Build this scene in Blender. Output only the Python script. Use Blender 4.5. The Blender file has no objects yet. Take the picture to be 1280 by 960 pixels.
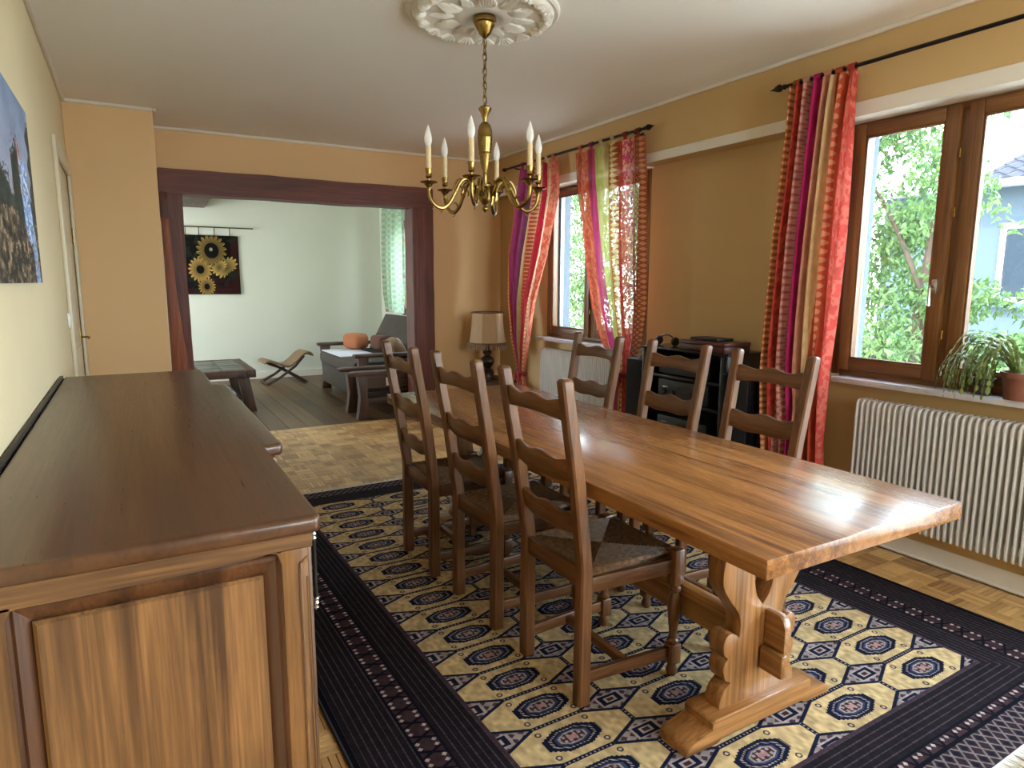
import bpy, bmesh, math, random
import numpy as np
from mathutils import Vector, Matrix
random.seed(7); RNG = np.random.default_rng(7)
S = bpy.context.scene; COL = S.collection; PI = math.pi

# ------------------------------------------------------------ camera
F_PX, PITCH, YAW, ROLL = 827.06, 0.151825, 0.520591, 0.004012
cy_, sy_, cp_, sp_ = math.cos(YAW), math.sin(YAW), math.cos(PITCH), math.sin(PITCH)
fw = Vector((sy_*cp_, cy_*cp_, -sp_)); rt0 = Vector((cy_, -sy_, 0)); up0 = rt0.cross(fw)
rt = rt0*math.cos(ROLL)+up0*math.sin(ROLL); up = up0*math.cos(ROLL)-rt0*math.sin(ROLL)
cam = bpy.data.cameras.new('camera'); camo = bpy.data.objects.new('camera', cam); COL.objects.link(camo)
M4 = Matrix.Identity(4)
for r in range(3): M4[r][0], M4[r][1], M4[r][2] = rt[r], up[r], -fw[r]
M4.translation = (0, 0, 1.36); camo.matrix_world = M4
cam.sensor_width = 36; cam.lens = F_PX/1280*36; cam.clip_start = .02; cam.clip_end = 300
S.camera = camo

# ------------------------------------------------------------ sky, sun, daylight, exposure
w = bpy.data.worlds.new('sky'); S.world = w; w.use_nodes = True
bg = w.node_tree.nodes['Background']
tc = w.node_tree.nodes.new('ShaderNodeTexCoord'); sx = w.node_tree.nodes.new('ShaderNodeSeparateXYZ')
rp = w.node_tree.nodes.new('ShaderNodeValToRGB')
w.node_tree.links.new(tc.outputs['Generated'], sx.inputs[0]); w.node_tree.links.new(sx.outputs['Z'], rp.inputs[0])
e = rp.color_ramp.elements
e[0].position = 0.0; e[0].color = (.86, .95, 1.0, 1); e[1].position = .9; e[1].color = (.58, .76, 1.0, 1)
w.node_tree.links.new(rp.outputs[0], bg.inputs[0]); bg.inputs[1].default_value = 11.0
sun = bpy.data.lights.new('sun', 'SUN'); sun.energy = 5; sun.angle = .01; sun.color = (1, .95, .84)
suno = bpy.data.objects.new('sun', sun); COL.objects.link(suno)
suno.rotation_euler = Vector((-.62, .28, .75)).to_track_quat('Z', 'Y').to_euler()
def portal(y0, y1, z0, z1, x):
    l = bpy.data.lights.new('window_portal', 'AREA'); l.shape = 'RECTANGLE'; l.size = z1-z0; l.size_y = y1-y0
    l.cycles.is_portal = True
    o = bpy.data.objects.new('window_portal', l); COL.objects.link(o)
    o.location = (x, (y0+y1)/2, (z0+z1)/2); o.rotation_euler = (0, PI/2, 0)
portal(3.8, 5.17, .88, 2.2, 3.57); portal(1.1, 2.28, .88, 2.2, 3.57); portal(7.6, 8.95, .9, 2.2, 3.57)
portal(6.35, 7.15, .9, 2.2, 3.57); portal(-1.7, .8, .06, 2.3, 3.57)  # portals of two unseen windows, added to brighten both rooms
def portal_y(x0, x1, z0, z1, y):
    portal(x0, x1, z0, z1, 0); o = COL.objects[-1]; o.location = ((x0+x1)/2, y, (z0+z1)/2); o.rotation_euler = (PI/2, 0, 0); o.data.size, o.data.size_y = x1-x0, z1-z0
portal_y(1.2, 2.2, .9, 2.2, -2.0)  # opening behind the camera, added as an extra light source
def portal_left(y0, y1, z0, z1, x):
    portal(y0, y1, z0, z1, x); o = COL.objects[-1]; o.rotation_euler = (0, -PI/2, 0)
portal_left(7.6, 9.2, .5, 2.2, -2.25)  # unseen opening in the lounge side wall, added to light that room
S.view_settings.view_transform = 'Standard'; S.view_settings.look = 'None'
S.view_settings.exposure = 1.12; S.view_settings.gamma = 1.0; S.view_settings.use_curve_mapping = False
S.cycles.max_bounces = 14; S.cycles.diffuse_bounces = 8; S.cycles.transparent_max_bounces = 24
S.cycles.use_denoising = True; S.cycles.sample_clamp_indirect = 8.0; S.cycles.caustics_reflective = False

# ------------------------------------------------------------ materials
def lin(h):
    h = h.lstrip('#'); v = [int(h[i:i+2], 16)/255 for i in (0, 2, 4)]
    return tuple(x/12.92 if x <= .04045 else ((x+.055)/1.055)**2.4 for x in v)+(1,)
class NT:
    def __init__(s, name):
        s.m = bpy.data.materials.new(name); s.m.use_nodes = True; s.t = s.m.node_tree
        s.b = s.t.nodes['Principled BSDF']; s.out = s.t.nodes['Material Output']
    def n(s, typ, **kw):
        nd = s.t.nodes.new('ShaderNode'+typ)
        for k, v in kw.items(): setattr(nd, k, v)
        return nd
    def l(s, a, b): s.t.links.new(a, b)
    def val(s, sock, v):
        if isinstance(v, bpy.types.NodeSocket): s.l(v, sock)
        else: sock.default_value = v
    def math(s, op, a, b=0.0):
        nd = s.n('Math', operation=op); s.val(nd.inputs[0], a); s.val(nd.inputs[1], b); return nd.outputs[0]
    def mix(s, fac, a, b, mode='MIX'):
        nd = s.n('Mix', data_type='RGBA', blend_type=mode); s.val(nd.inputs[0], fac); s.val(nd.inputs[6], a); s.val(nd.inputs[7], b); return nd.outputs[2]
    def ramp(s, fac, stops):
        nd = s.n('ValToRGB'); el = nd.color_ramp.elements
        while len(el) < len(stops): el.new(.5)
        for q, (p, c) in zip(el, stops): q.position = p; q.color = c
        s.l(fac, nd.inputs[0]); return nd.outputs[0]
    def coords(s, kind='Object', scale=(1, 1, 1), rot=(0, 0, 0)):
        t = s.n('TexCoord'); mp = s.n('Mapping'); mp.inputs['Scale'].default_value = scale; mp.inputs['Rotation'].default_value = rot
        s.l(t.outputs[kind], mp.inputs[0]); return mp.outputs[0]
    def noise(s, vec, scale=5, detail=3, rough=.5, dist=0):
        nd = s.n('TexNoise'); s.l(vec, nd.inputs['Vector']); nd.inputs['Scale'].default_value = scale
        nd.inputs['Detail'].default_value = detail; nd.inputs['Roughness'].default_value = rough; nd.inputs['Distortion'].default_value = dist
        return nd.outputs['Fac']
    def bump(s, h, strength=.2, dist=.01):
        nd = s.n('Bump'); nd.inputs['Strength'].default_value = strength; nd.inputs['Distance'].default_value = dist
        s.l(h, nd.inputs['Height']); s.l(nd.outputs[0], s.b.inputs['Normal'])
    def set(s, **kw):
        nm = {'color': 'Base Color', 'rough': 'Roughness', 'metal': 'Metallic', 'coat': 'Coat Weight', 'coatr': 'Coat Roughness', 'spec': 'Specular IOR Level', 'sheen': 'Sheen Weight', 'trans': 'Transmission Weight'}
        for k, v in kw.items(): s.val(s.b.inputs[nm[k]], v)
        return s
def plain(name, col, rough=.5, metal=0, coat=0, spec=.5, var=.06, vs=20, bump=0):
    n = NT(name); v = n.coords(); f = n.noise(v, vs, 3)
    c = lin(col); d = tuple(x*(1-var*2) for x in c[:3])+(1,)
    n.set(color=n.mix(f, d, c), rough=rough, metal=metal, coat=coat, spec=spec)
    if bump: n.bump(n.noise(v, vs*6, 3), bump, .004)
    return n.m
def wood(name, dark, light, axis='Y', rough=.4, coat=0, grain=1.0, streak=.5, bump=.12, scale=1.0, spec=.5):
    n = NT(name); a = {'X': 0, 'Y': 1, 'Z': 2}[axis]
    sc = [9*scale]*3; sc[a] = .7*scale
    v = n.coords('Object', tuple(sc)); big = n.noise(v, 1.6, 5, .6, .6)
    sc2 = [70*scale]*3; sc2[a] = 2.2*scale
    fine = n.noise(n.coords('Object', tuple(sc2)), 2.2, 4, .65)
    blot = n.noise(n.coords('Object'), 3.0*scale, 3)
    sc3 = [26*scale]*3; sc3[a] = .55*scale
    ring = n.noise(n.coords('Object', tuple(sc3)), 1.8, 3, .55, 1.2)
    c = n.ramp(n.math('ADD', n.math('MULTIPLY', big, .55), n.math('MULTIPLY', ring, .45)), [(.38, lin(dark)), (.60, lin(light))])
    fc = n.n('Clamp'); n.l(n.math('ADD', n.math('MULTIPLY', n.math('SUBTRACT', fine, .5), 3.2), .4), fc.inputs[0])
    c2 = n.mix(n.math('MULTIPLY', fc.outputs[0], min(.9, grain*.6)), c, lin(dark))
    c3 = n.mix(n.math('MULTIPLY', n.math('SUBTRACT', blot, .4), streak), c2, lin(dark))
    n.set(color=c3, rough=n.math('ADD', n.math('MULTIPLY', fine, .14), rough-.07), coat=coat, coatr=.1, spec=spec)
    n.bump(fine, bump, .003)
    return n.m
MT = {}
for ax in 'XYZ':
    MT['chair'+ax] = wood('chair_wood_'+ax, '#4a2d18', '#80532f', ax, .34, .15, scale=1.6)
    MT['table'+ax] = wood('table_wood_'+ax, '#64401f', '#a87442', ax, .3, .2)
    MT['side'+ax] = wood('sideboard_wood_'+ax, '#4a301d', '#94693f', ax, .42, .1, streak=1.1, grain=.85)
    MT['frame'+ax] = wood('window_wood_'+ax, '#5a3819', '#8d6036', ax, .38, .1)
    MT['beam'+ax] = wood('beam_wood_'+ax, '#47221b', '#7b4233', ax, .5, 0, bump=.6, scale=.8)
    MT['rust'+ax] = wood('rustic_wood_'+ax, '#33221a', '#5e4232', ax, .5)
MT['tabletop'] = wood('table_top_wood', '#5e381c', '#a8723f', 'Y', .26, .14, grain=.95, bump=.03, spec=.35, streak=.6)
MT['sidetop'] = wood('sideboard_top_wood', '#43291a', '#573823', 'Y', .30, .1, grain=.12, streak=.2, bump=.015)
MT['log'] = wood('split_log_wood', '#5c2a10', '#a3572a', 'Z', .5, 0, bump=.6)
MT['yellow'] = plain('yellow_wall_paint', '#e4d3ac', .75, var=.03, vs=3, bump=.12)
MT['orange'] = plain('orange_wall_paint', '#e0bc8c', .75, var=.03, vs=3, bump=.12)
MT['cream'] = plain('cream_wall_paint', '#d2d5c6', .75, var=.04, vs=2, bump=.1)
MT['niche'] = plain('yellow_wall_paint_shaded', '#c5a672', .75, var=.03, vs=3, bump=.1)  # the yellow paint made darker, standing in for shade on the window wall
MT['white'] = plain('white_plaster', '#dcd6cb', .8, var=.02, vs=2, bump=.06)
MT['ceil'] = plain('ceiling_paint', '#efece7', .85, var=.02, vs=1.5, bump=.05)
MT['trim'] = plain('white_trim_paint', '#ded8cc', .45, var=.03)
MT['door'] = plain('cream_door_paint', '#d9cfb6', .4, var=.03)
MT['plug'] = plain('white_plastic', '#e6e6e4', .35, var=.01)
MT['black'] = plain('black_lacquer', '#0d0e12', .22, var=.1)
MT['matblack'] = plain('black_plastic', '#131418', .45, var=.1)
MT['clothblack'] = plain('speaker_cloth', '#08090d', .85, var=.2, vs=300)
MT['grey'] = plain('grey_metal', '#8b8e92', .35, metal=.7)
MT['silver'] = plain('silver_metal', '#c9c7c2', .25, metal=1)
MT['iron'] = plain('black_iron', '#1d1614', .45, metal=.5)
MT['brass'] = plain('aged_brass', '#a98a4e', .27, metal=1, var=.25, vs=25)
MT['candle'] = plain('candle_sleeve', '#dcc497', .5, var=.12, vs=60)
MT['marble'] = plain('stone_sill', '#c7c3c8', .25, var=.15, vs=30)
MT['rad'] = plain('radiator_enamel', '#cfccc9', .35, var=.02)
MT['pot'] = plain('terracotta_pot', '#7c4a3a', .6, var=.12)
MT['darkpot'] = plain('dark_pot', '#2c2321', .5, var=.1)
MT['soil'] = plain('potting_soil', '#2b1f16', .95, var=.4, vs=120)
MT['redwood'] = wood('red_box_wood', '#3b1714', '#5c2620', 'Y', .35)
MT['shade'] = None
MT['stucco'] = plain('outside_stucco', '#5c656e', .9, var=.05, vs=80, bump=.5)
MT['house'] = plain('house_render_darkened', '#454e56', .9, spec=.05, var=.03)  # pale house colour darkened to offset the strong daylight outside
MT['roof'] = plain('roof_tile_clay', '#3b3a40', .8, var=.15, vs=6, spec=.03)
MT['bark'] = plain('tree_bark', '#4a3a2c', .9, var=.3)
MT['gravel'] = plain('bounce_gravel', '#c6c1b4', .95, var=.1, vs=4)  # yard made pale to bounce daylight up onto the ceiling
MT['darkglass'] = plain('dark_window_glass', '#262d35', .3, var=.1, spec=.15)
MT['velvet'] = plain('grey_velour', '#494239', .9, var=.2, vs=14)
MT['sheet'] = plain('white_cotton', '#c9c8cc', .85, var=.05)
MT['peach'] = plain('peach_cushion_cloth', '#a5653f', .9, var=.1)
MT['browncush'] = plain('brown_cushion_cloth', '#5d3a2a', .9, var=.1)
MT['leather'] = plain('tan_leather', '#86684a', .5, var=.15)
MT['slate'] = plain('slate_tile', '#5b5d55', .4, var=.2, vs=9)
MT['fringe'] = plain('fringe_cotton', '#cfc8bb', .9, var=.1)
MT['rugside'] = plain('rug_edge_wool', '#17161c', .95)
MT['rush'] = None

n = NT('rush_seat_cord'); v = n.coords('Object', (1, 1, 1)); f = n.noise(v, 60, 3)
n.set(color=n.ramp(f, [(.3, lin('#432c19')), (.7, lin('#86633c'))]), rough=.42); n.bump(n.noise(v, 240, 2), .3, .002); MT['rush'] = n.m
n = NT('rosette_plaster'); n.set(color=lin('#ded9d0'), rough=.7); MT['rosette'] = n.m
n = NT('clear_bulb_glass'); n.set(color=(.93, .93, .9, 1), rough=.12, spec=.6)
tr = n.n('BsdfTransparent'); mx = n.n('MixShader'); mx.inputs[0].default_value = .55
n.l(tr.outputs[0], mx.inputs[1]); n.l(n.b.outputs[0], mx.inputs[2]); n.l(mx.outputs[0], n.out.inputs[0]); MT['bulb'] = n.m
n = NT('window_glass'); tr = n.n('BsdfTransparent'); gl = n.n('BsdfGlossy'); gl.inputs['Roughness'].default_value = .01
tr.inputs[0].default_value = (.94, .97, .97, 1)
lw = n.n('LayerWeight'); mx = n.n('MixShader')
n.l(n.math('ADD', n.math('MULTIPLY', n.math('POWER', lw.outputs['Facing'], 5.0), .9), .025), mx.inputs[0]); n.l(tr.outputs[0], mx.inputs[1]); n.l(gl.outputs[0], mx.inputs[2]); n.l(mx.outputs[0], n.out.inputs[0]); MT['glass'] = n.m
n = NT('pleated_shade_cloth'); tl = n.n('BsdfTranslucent'); tl.inputs[0].default_value = lin('#d8bf9c'); n.set(color=lin('#cbb08d'), rough=.9)
mx = n.n('MixShader'); mx.inputs[0].default_value = .35; n.l(n.b.outputs[0], mx.inputs[1]); n.l(tl.outputs[0], mx.inputs[2]); n.l(mx.outputs[0], n.out.inputs[0]); MT['shade'] = n.m
def leafmat(name, a, b, tl=.35):
    n = NT(name); f = n.noise(n.coords('Object'), 9, 2); c = n.ramp(f, [(.35, lin(a)), (.65, lin(b))])
    n.set(color=c, rough=.5); t = n.n('BsdfTranslucent'); n.l(c, t.inputs[0]); mx = n.n('MixShader'); mx.inputs[0].default_value = tl
    n.l(n.b.outputs[0], mx.inputs[1]); n.l(t.outputs[0], mx.inputs[2]); n.l(mx.outputs[0], n.out.inputs[0]); return n.m
MT['leaf'] = leafmat('tree_leaf', '#304a26', '#5f7a3e', .4)
MT['cactus'] = leafmat('cactus_leaf', '#5c7038', '#98a668', .25)
def parquet(name, size, fingers, dark, light, rough):
    n = NT(name); g = n.n('NewGeometry'); sep = n.n('SeparateXYZ'); n.l(g.outputs['Position'], sep.inputs[0])
    ix = n.math('FLOOR', n.math('DIVIDE', sep.outputs[0], size)); iy = n.math('FLOOR', n.math('DIVIDE', sep.outputs[1], size))
    def wn(a, b, c):
        cb = n.n('CombineXYZ'); n.val(cb.inputs[0], a); n.val(cb.inputs[1], b); n.val(cb.inputs[2], c)
        q = n.n('TexWhiteNoise', noise_dimensions='3D'); n.l(cb.outputs[0], q.inputs[0]); return q.outputs[0]
    par = n.math('ABSOLUTE', n.math('MODULO', n.math('ADD', ix, iy), 2))
    fx = n.math('FLOOR', n.math('DIVIDE', sep.outputs[0], size/fingers)); fy = n.math('FLOOR', n.math('DIVIDE', sep.outputs[1], size/fingers))
    fing = n.math('ADD', n.math('MULTIPLY', par, fx), n.math('MULTIPLY', n.math('SUBTRACT', 1, par), fy))
    t = n.math('ADD', n.math('MULTIPLY', wn(ix, iy, 3.3), .55), n.math('MULTIPLY', wn(ix, iy, fing), .45))
    gr = n.noise(n.coords('Object', (1, 1, 1)), 45, 3)
    t = n.math('ADD', n.math('MULTIPLY', t, .8), n.math('MULTIPLY', gr, .2))
    n.set(color=n.ramp(t, [(.2, lin(dark)), (.8, lin(light))]), rough=rough, coat=.1); return n.m
BLK = .118
MT['parquet'] = parquet('oak_parquet', BLK, 5, '#91693c', '#d2a96e', .35)
n = NT('old_floor_board'); oi = n.n('ObjectInfo'); v = n.coords('Object', (10, .6, 10)); f = n.noise(v, 2, 4)
t = n.math('ADD', n.math('MULTIPLY', oi.outputs['Random'], .35), n.math('MULTIPLY', f, .65))
n.set(color=n.ramp(t, [(.25, lin('#3f2d1b')), (.75, lin('#6c5235'))]), rough=.4, coat=.0, spec=.35); MT['board'] = n.m

# ---- images drawn by numpy (print, weave): linear light -> sRGB stored
def c3(h): h = h.lstrip('#'); return np.array([int(h[i:i+2], 16)/255 for i in (0, 2, 4)])
def image(name, a):
    h, wd = a.shape[:2]; im = bpy.data.images.new(name, wd, h)
    px = np.ones((h, wd, 4), np.float32); px[..., :a.shape[2]] = np.clip(a, 0, 1)
    im.pixels.foreach_set(px.ravel()); im.update(); im.pack(); return im
def imgmat(name, a, rough=.9, bump=0, noise=0):
    n = NT(name); tx = n.n('TexImage'); tx.image = image(name, a); uv = n.n('UVMap'); n.l(uv.outputs[0], tx.inputs[0])
    n.set(color=tx.outputs[0], rough=rough, spec=.2)
    if bump: n.bump(n.noise(n.coords('Object'), noise, 2), bump, .004)
    return n, tx
def vnoise(h, w, cells, seed):
    r = np.random.default_rng(seed); g = r.random((cells+2, cells+2)); ys = np.linspace(0, cells, h); xs = np.linspace(0, cells, w)
    yi = ys.astype(int); xi = xs.astype(int); fy = (ys-yi)[:, None]; fx = (xs-xi)[None, :]; fy = fy*fy*(3-2*fy); fx = fx*fx*(3-2*fx)
    a = g[np.ix_(yi, xi)]; b = g[np.ix_(yi, xi+1)]; c = g[np.ix_(yi+1, xi)]; d = g[np.ix_(yi+1, xi+1)]
    return (a*(1-fx)+b*fx)*(1-fy)+(c*(1-fx)+d*fx)*fy
def fbm(h, w, cells, seed, o=4):
    t = np.zeros((h, w)); s = 0
    for k in range(o): t += vnoise(h, w, cells*2**k, seed+k)*.5**k; s += .5**k
    return t/s

# ------------------------------------------------------------ mesh helpers
class MB:
    def __init__(s): s.v = []; s.f = []; s.uv = None
    def add(s, vs, fs, M=None):
        o = len(s.v); s.v += [tuple(M @ Vector(p)) if M else tuple(p) for p in vs]; s.f += [tuple(i+o for i in f) for f in fs]; return s
    def box(s, x0, x1, y0, y1, z0, z1, b=0, M=None):
        if b <= 0:
            vs = [(x, y, z) for x in (x0, x1) for y in (y0, y1) for z in (z0, z1)]
            return s.add(vs, [(0, 1, 3, 2), (4, 6, 7, 5), (0, 4, 5, 1), (2, 3, 7, 6), (0, 2, 6, 4), (1, 5, 7, 3)], M)
        bm = bmesh.new(); bmesh.ops.create_cube(bm, size=1)
        for q in bm.verts: q.co = Vector(((x0+x1)/2+q.co.x*(x1-x0), (y0+y1)/2+q.co.y*(y1-y0), (z0+z1)/2+q.co.z*(z1-z0)))
        b = min(b, .49*min(abs(x1-x0), abs(y1-y0), abs(z1-z0)))
        bmesh.ops.bevel(bm, geom=bm.edges[:], offset=b, segments=2, profile=.5, affect='EDGES'); return s.bm(bm, M)
    def bm(s, bm, M=None):
        bm.verts.index_update(); s.add([q.co[:] for q in bm.verts], [[q.index for q in f.verts] for f in bm.faces], M); bm.free(); return s
    def prism(s, pts, d0, d1, plane='xz', b=0, M=None, seg=2):
        """closed polygon pts extruded from d0 to d1 along the axis left out of plane"""
        mp = {'xz': lambda a, c, d: (a, d, c), 'yz': lambda a, c, d: (d, a, c), 'xy': lambda a, c, d: (a, c, d)}[plane]
        bm = bmesh.new(); A = [bm.verts.new(mp(a, c, d0)) for a, c in pts]; B = [bm.verts.new(mp(a, c, d1)) for a, c in pts]
        k = len(pts); fa = bm.faces.new(A); fb = bm.faces.new(B[::-1])
        for i in range(k): bm.faces.new((A[i], B[i], B[(i+1) % k], A[(i+1) % k]))
        bmesh.ops.recalc_face_normals(bm, faces=bm.faces[:])
        if b: bmesh.ops.bevel(bm, geom=list(fa.edges)+list(fb.edges), offset=b, segments=seg, profile=.5, affect='EDGES', clamp_overlap=True)
        bmesh.ops.triangulate(bm, faces=[f for f in bm.faces if len(f.verts) > 4]); return s.bm(bm, M)
    def lathe(s, prof, seg=20, M=None, c=(0, 0)):
        vs = []; fs = []; k = len(prof)
        for i in range(seg):
            a = 2*PI*i/seg
            for r, z in prof: vs.append((c[0]+r*math.cos(a), c[1]+r*math.sin(a), z))
        for i in range(seg):
            for j in range(k-1): fs.append((i*k+j, ((i+1) % seg)*k+j, ((i+1) % seg)*k+j+1, i*k+j+1))
        return s.add(vs, fs, M)
    def tube(s, path, rad, seg=8, cap=True, M=None):
        P = [Vector(p) for p in path]; k = len(P); R = rad if isinstance(rad, (list, tuple)) else [rad]*k
        vs = []; fs = []; t = (P[1]-P[0]).normalized(); u = t.orthogonal().normalized()
        for i in range(k):
            t = (P[min(i+1, k-1)]-P[max(i-1, 0)]).normalized(); u = (u-t*u.dot(t)).normalized(); q = t.cross(u)
            for j in range(seg):
                a = 2*PI*j/seg; vs.append(P[i]+(u*math.cos(a)+q*math.sin(a))*R[i])
        for i in range(k-1):
            for j in range(seg): fs.append((i*seg+j, i*seg+(j+1) % seg, (i+1)*seg+(j+1) % seg, (i+1)*seg+j))
        if cap: fs += [tuple(range(seg))[::-1], tuple(range((k-1)*seg, k*seg))]
        return s.add(vs, fs, M)
    def mesh(s, name, mat, smooth=35):
        me = bpy.data.meshes.new(name); me.from_pydata(s.v, [], s.f); me.materials.append(mat)
        bm = bmesh.new(); bm.from_mesh(me); bmesh.ops.recalc_face_normals(bm, faces=bm.faces[:]); bm.to_mesh(me); bm.free()
        if smooth: me.shade_smooth(); me.set_sharp_from_angle(angle=math.radians(smooth))
        return me
    def obj(s, name, mat, parent=None, smooth=35, kind=None, label=None):
        o = bpy.data.objects.new(name, s.mesh(name, mat, smooth)); COL.objects.link(o)
        if parent: o.parent = parent
        if kind: o['kind'] = kind
        if label: o['label'] = label
        return o
def tag(o, label=None, cat=None, group=None, kind=None):
    if label: o['label'] = label
    if cat: o['category'] = cat
    if group: o['group'] = group
    if kind: o['kind'] = kind
    return o
def empty(name, loc=(0, 0, 0), rz=0, **kw):
    o = bpy.data.objects.new(name, None); COL.objects.link(o); o.location = loc; o.rotation_euler = (0, 0, rz); o.empty_display_size = .05
    return tag(o, **kw)
def struct(name, parent=None): return empty(name, kind='structure')
def copy_tree(o, parent=None):
    c = o.copy(); COL.objects.link(c)
    if parent: c.parent = parent
    for ch in list(o.children): copy_tree(ch, c)
    return c
def smooth_pts(pts, n=6, closed=False):
    """Catmull-Rom through pts"""
    k = len(pts); out = []; rng = range(k if closed else k-1)
    for i in rng:
        g = lambda j: np.array(pts[j % k] if closed else pts[min(max(j, 0), k-1)], float)
        p0, p1, p2, p3 = g(i-1), g(i), g(i+1), g(i+2)
        for q in range(n):
            t = q/n; out.append(tuple(.5*(2*p1+(p2-p0)*t+(2*p0-5*p1+4*p2-p3)*t*t+(3*p1-p0-3*p2+p3)*t**3)))
    if not closed: out.append(tuple(pts[-1]))
    return out
def uvmesh(name, verts, faces, uvs, mat, parent=None, smooth=True):
    """grid mesh with one uv per vertex"""
    me = bpy.data.meshes.new(name); me.from_pydata(verts, [], faces); me.materials.append(mat); ul = me.uv_layers.new(name='UVMap')
    idx = np.empty(len(me.loops), np.int32); me.loops.foreach_get('vertex_index', idx)
    ul.data.foreach_set('uv', np.asarray(uvs, np.float32)[idx].ravel())
    if smooth: me.shade_smooth()
    o = bpy.data.objects.new(name, me); COL.objects.link(o)
    if parent: o.parent = parent
    return o

# ============================================================ ROOM SHELL
XL, XR, XB, YB, ZC = -.305, 3.34, 3.19, 6.08, 2.56      # left wall, right wall, shutter-box face, end wall, ceiling
def S1(name, mb, mat, label=None):
    o = mb.obj(name, mat, None, 0, 'structure'); return o
S1('wall_left', MB().box(XL-.2, XL, -1.8, 4.5, -.2, ZC).box(XL-.2, XL, 4.5, 5.46, 2.06, ZC).box(XL-.2, XL, 5.46, 6.3, -.2, ZC), MT['yellow'])
S1('wall_chimney', MB().box(XL, .23, 5.5, 6.06, 0, ZC, .004), MT['orange'])
S1('wall_back', MB().box(XL-.2, .256, 6.08, 6.24, -.2, ZC).box(.256, 2.58, 6.08, 6.24, 2.24, ZC).box(2.58, 3.55, 6.08, 6.24, -.2, ZC), MT['orange'])
W1, W2, W3 = (3.80, 5.17), (1.13, 2.27), (7.6, 8.95)
ZS, ZW = .875, 2.2
mb = MB()
W5 = (-1.7, .8)
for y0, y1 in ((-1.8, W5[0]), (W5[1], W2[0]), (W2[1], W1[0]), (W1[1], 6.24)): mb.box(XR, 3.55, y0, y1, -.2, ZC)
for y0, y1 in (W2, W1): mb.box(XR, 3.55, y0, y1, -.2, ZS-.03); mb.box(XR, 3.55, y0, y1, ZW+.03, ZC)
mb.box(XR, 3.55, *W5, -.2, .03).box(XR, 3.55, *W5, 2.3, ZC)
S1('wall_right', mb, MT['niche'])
mb = MB()
for y0, y1 in ((6.24, 6.35), (7.15, W3[0]), (W3[1], 10.1)): mb.box(XR, 3.55, y0, y1, -.2, ZC)
mb.box(XR, 3.55, W3[0], W3[1], -.2, .9).box(XR, 3.55, W3[0], W3[1], 2.2, ZC).box(XR, 3.55, 6.35, 7.15, -.2, .9).box(XR, 3.55, 6.35, 7.15, 2.2, ZC)
S1('wall_right_lounge', mb, MT['cream'])
S1('wall_back_lounge', MB().box(-2.2, 3.55, 9.85, 10.1, -.2, ZC), MT['cream'])
S1('wall_left_lounge', MB().box(-2.2, -2.0, 6.24, 7.6, -.2, ZC).box(-2.2, -2.0, 9.2, 9.85, -.2, ZC).box(-2.2, -2.0, 7.6, 9.2, 2.2, ZC).box(-2.2, -2.0, 7.6, 9.2, -.2, .5), MT['cream'])
S1('wall_front_lounge', MB().box(-2.0, XL-.2, 6.08, 6.24, -.2, ZC), MT['cream'])
S1('wall_rear', MB().box(XL-.2, 1.2, -2.0, -1.8, -.2, ZC).box(2.2, 3.55, -2.0, -1.8, -.2, ZC).box(1.2, 2.2, -2.0, -1.8, -.2, .9).box(1.2, 2.2, -2.0, -1.8, 2.2, ZC), MT['yellow'])
S1('ceiling', MB().box(-2.2, 3.9, -2.0, 10.1, ZC, ZC+.2), MT['ceil'])
# shutter box over the windows: yellow face, white cover strip along its lower edge
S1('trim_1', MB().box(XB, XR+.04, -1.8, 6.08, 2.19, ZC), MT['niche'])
o = S1('trim_2', MB().box(XB-.008, XB, -1.8, 6.07, 2.185, 2.247, .003), MT['trim'])
o = S1('trim_3', MB().box(XB-.008, XR+.0, W2[0]-.02, W2[1]+.02, 2.178, 2.187).box(XB-.008, XR, W1[0]-.02, W1[1]+.02, 2.178, 2.187), MT['trim'])
# cornice bead round the ceiling
mb = MB(); q = .022
mb.box(XL, XL+q, -1.8, 5.5, ZC-q, ZC, .006).box(XL, .23, 5.5-q, 5.5, ZC-q, ZC, .006).box(.23, .23+q, 5.5-q, 6.08, ZC-q, ZC, .006).box(.23, XB, 6.08-q, 6.08, ZC-q, ZC, .006).box(XB-q, XB, -1.8, 6.08, ZC-q, ZC, .006)
S1('trim_4', mb, MT['trim'])
# skirtings
S1('baseboard_right', MB().box(XR-.012, XR, .82, 6.08, 0, .09, .003).box(XR-.02, XR, .82, 6.08, 0, .012, .004), MT['trim'])
S1('baseboard_back_lounge', MB().box(-2.0, XR, 9.83, 9.85, 0, .1, .004), MT['trim'])
S1('baseboard_left', MB().box(XL, XL+.015, -1.8, 4.42, 0, .09, .003), MT['trim'])
S1('baseboard_back', MB().box(2.6, XR-.02, 6.065, 6.08, 0, .09, .003), MT['trim'])

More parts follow.
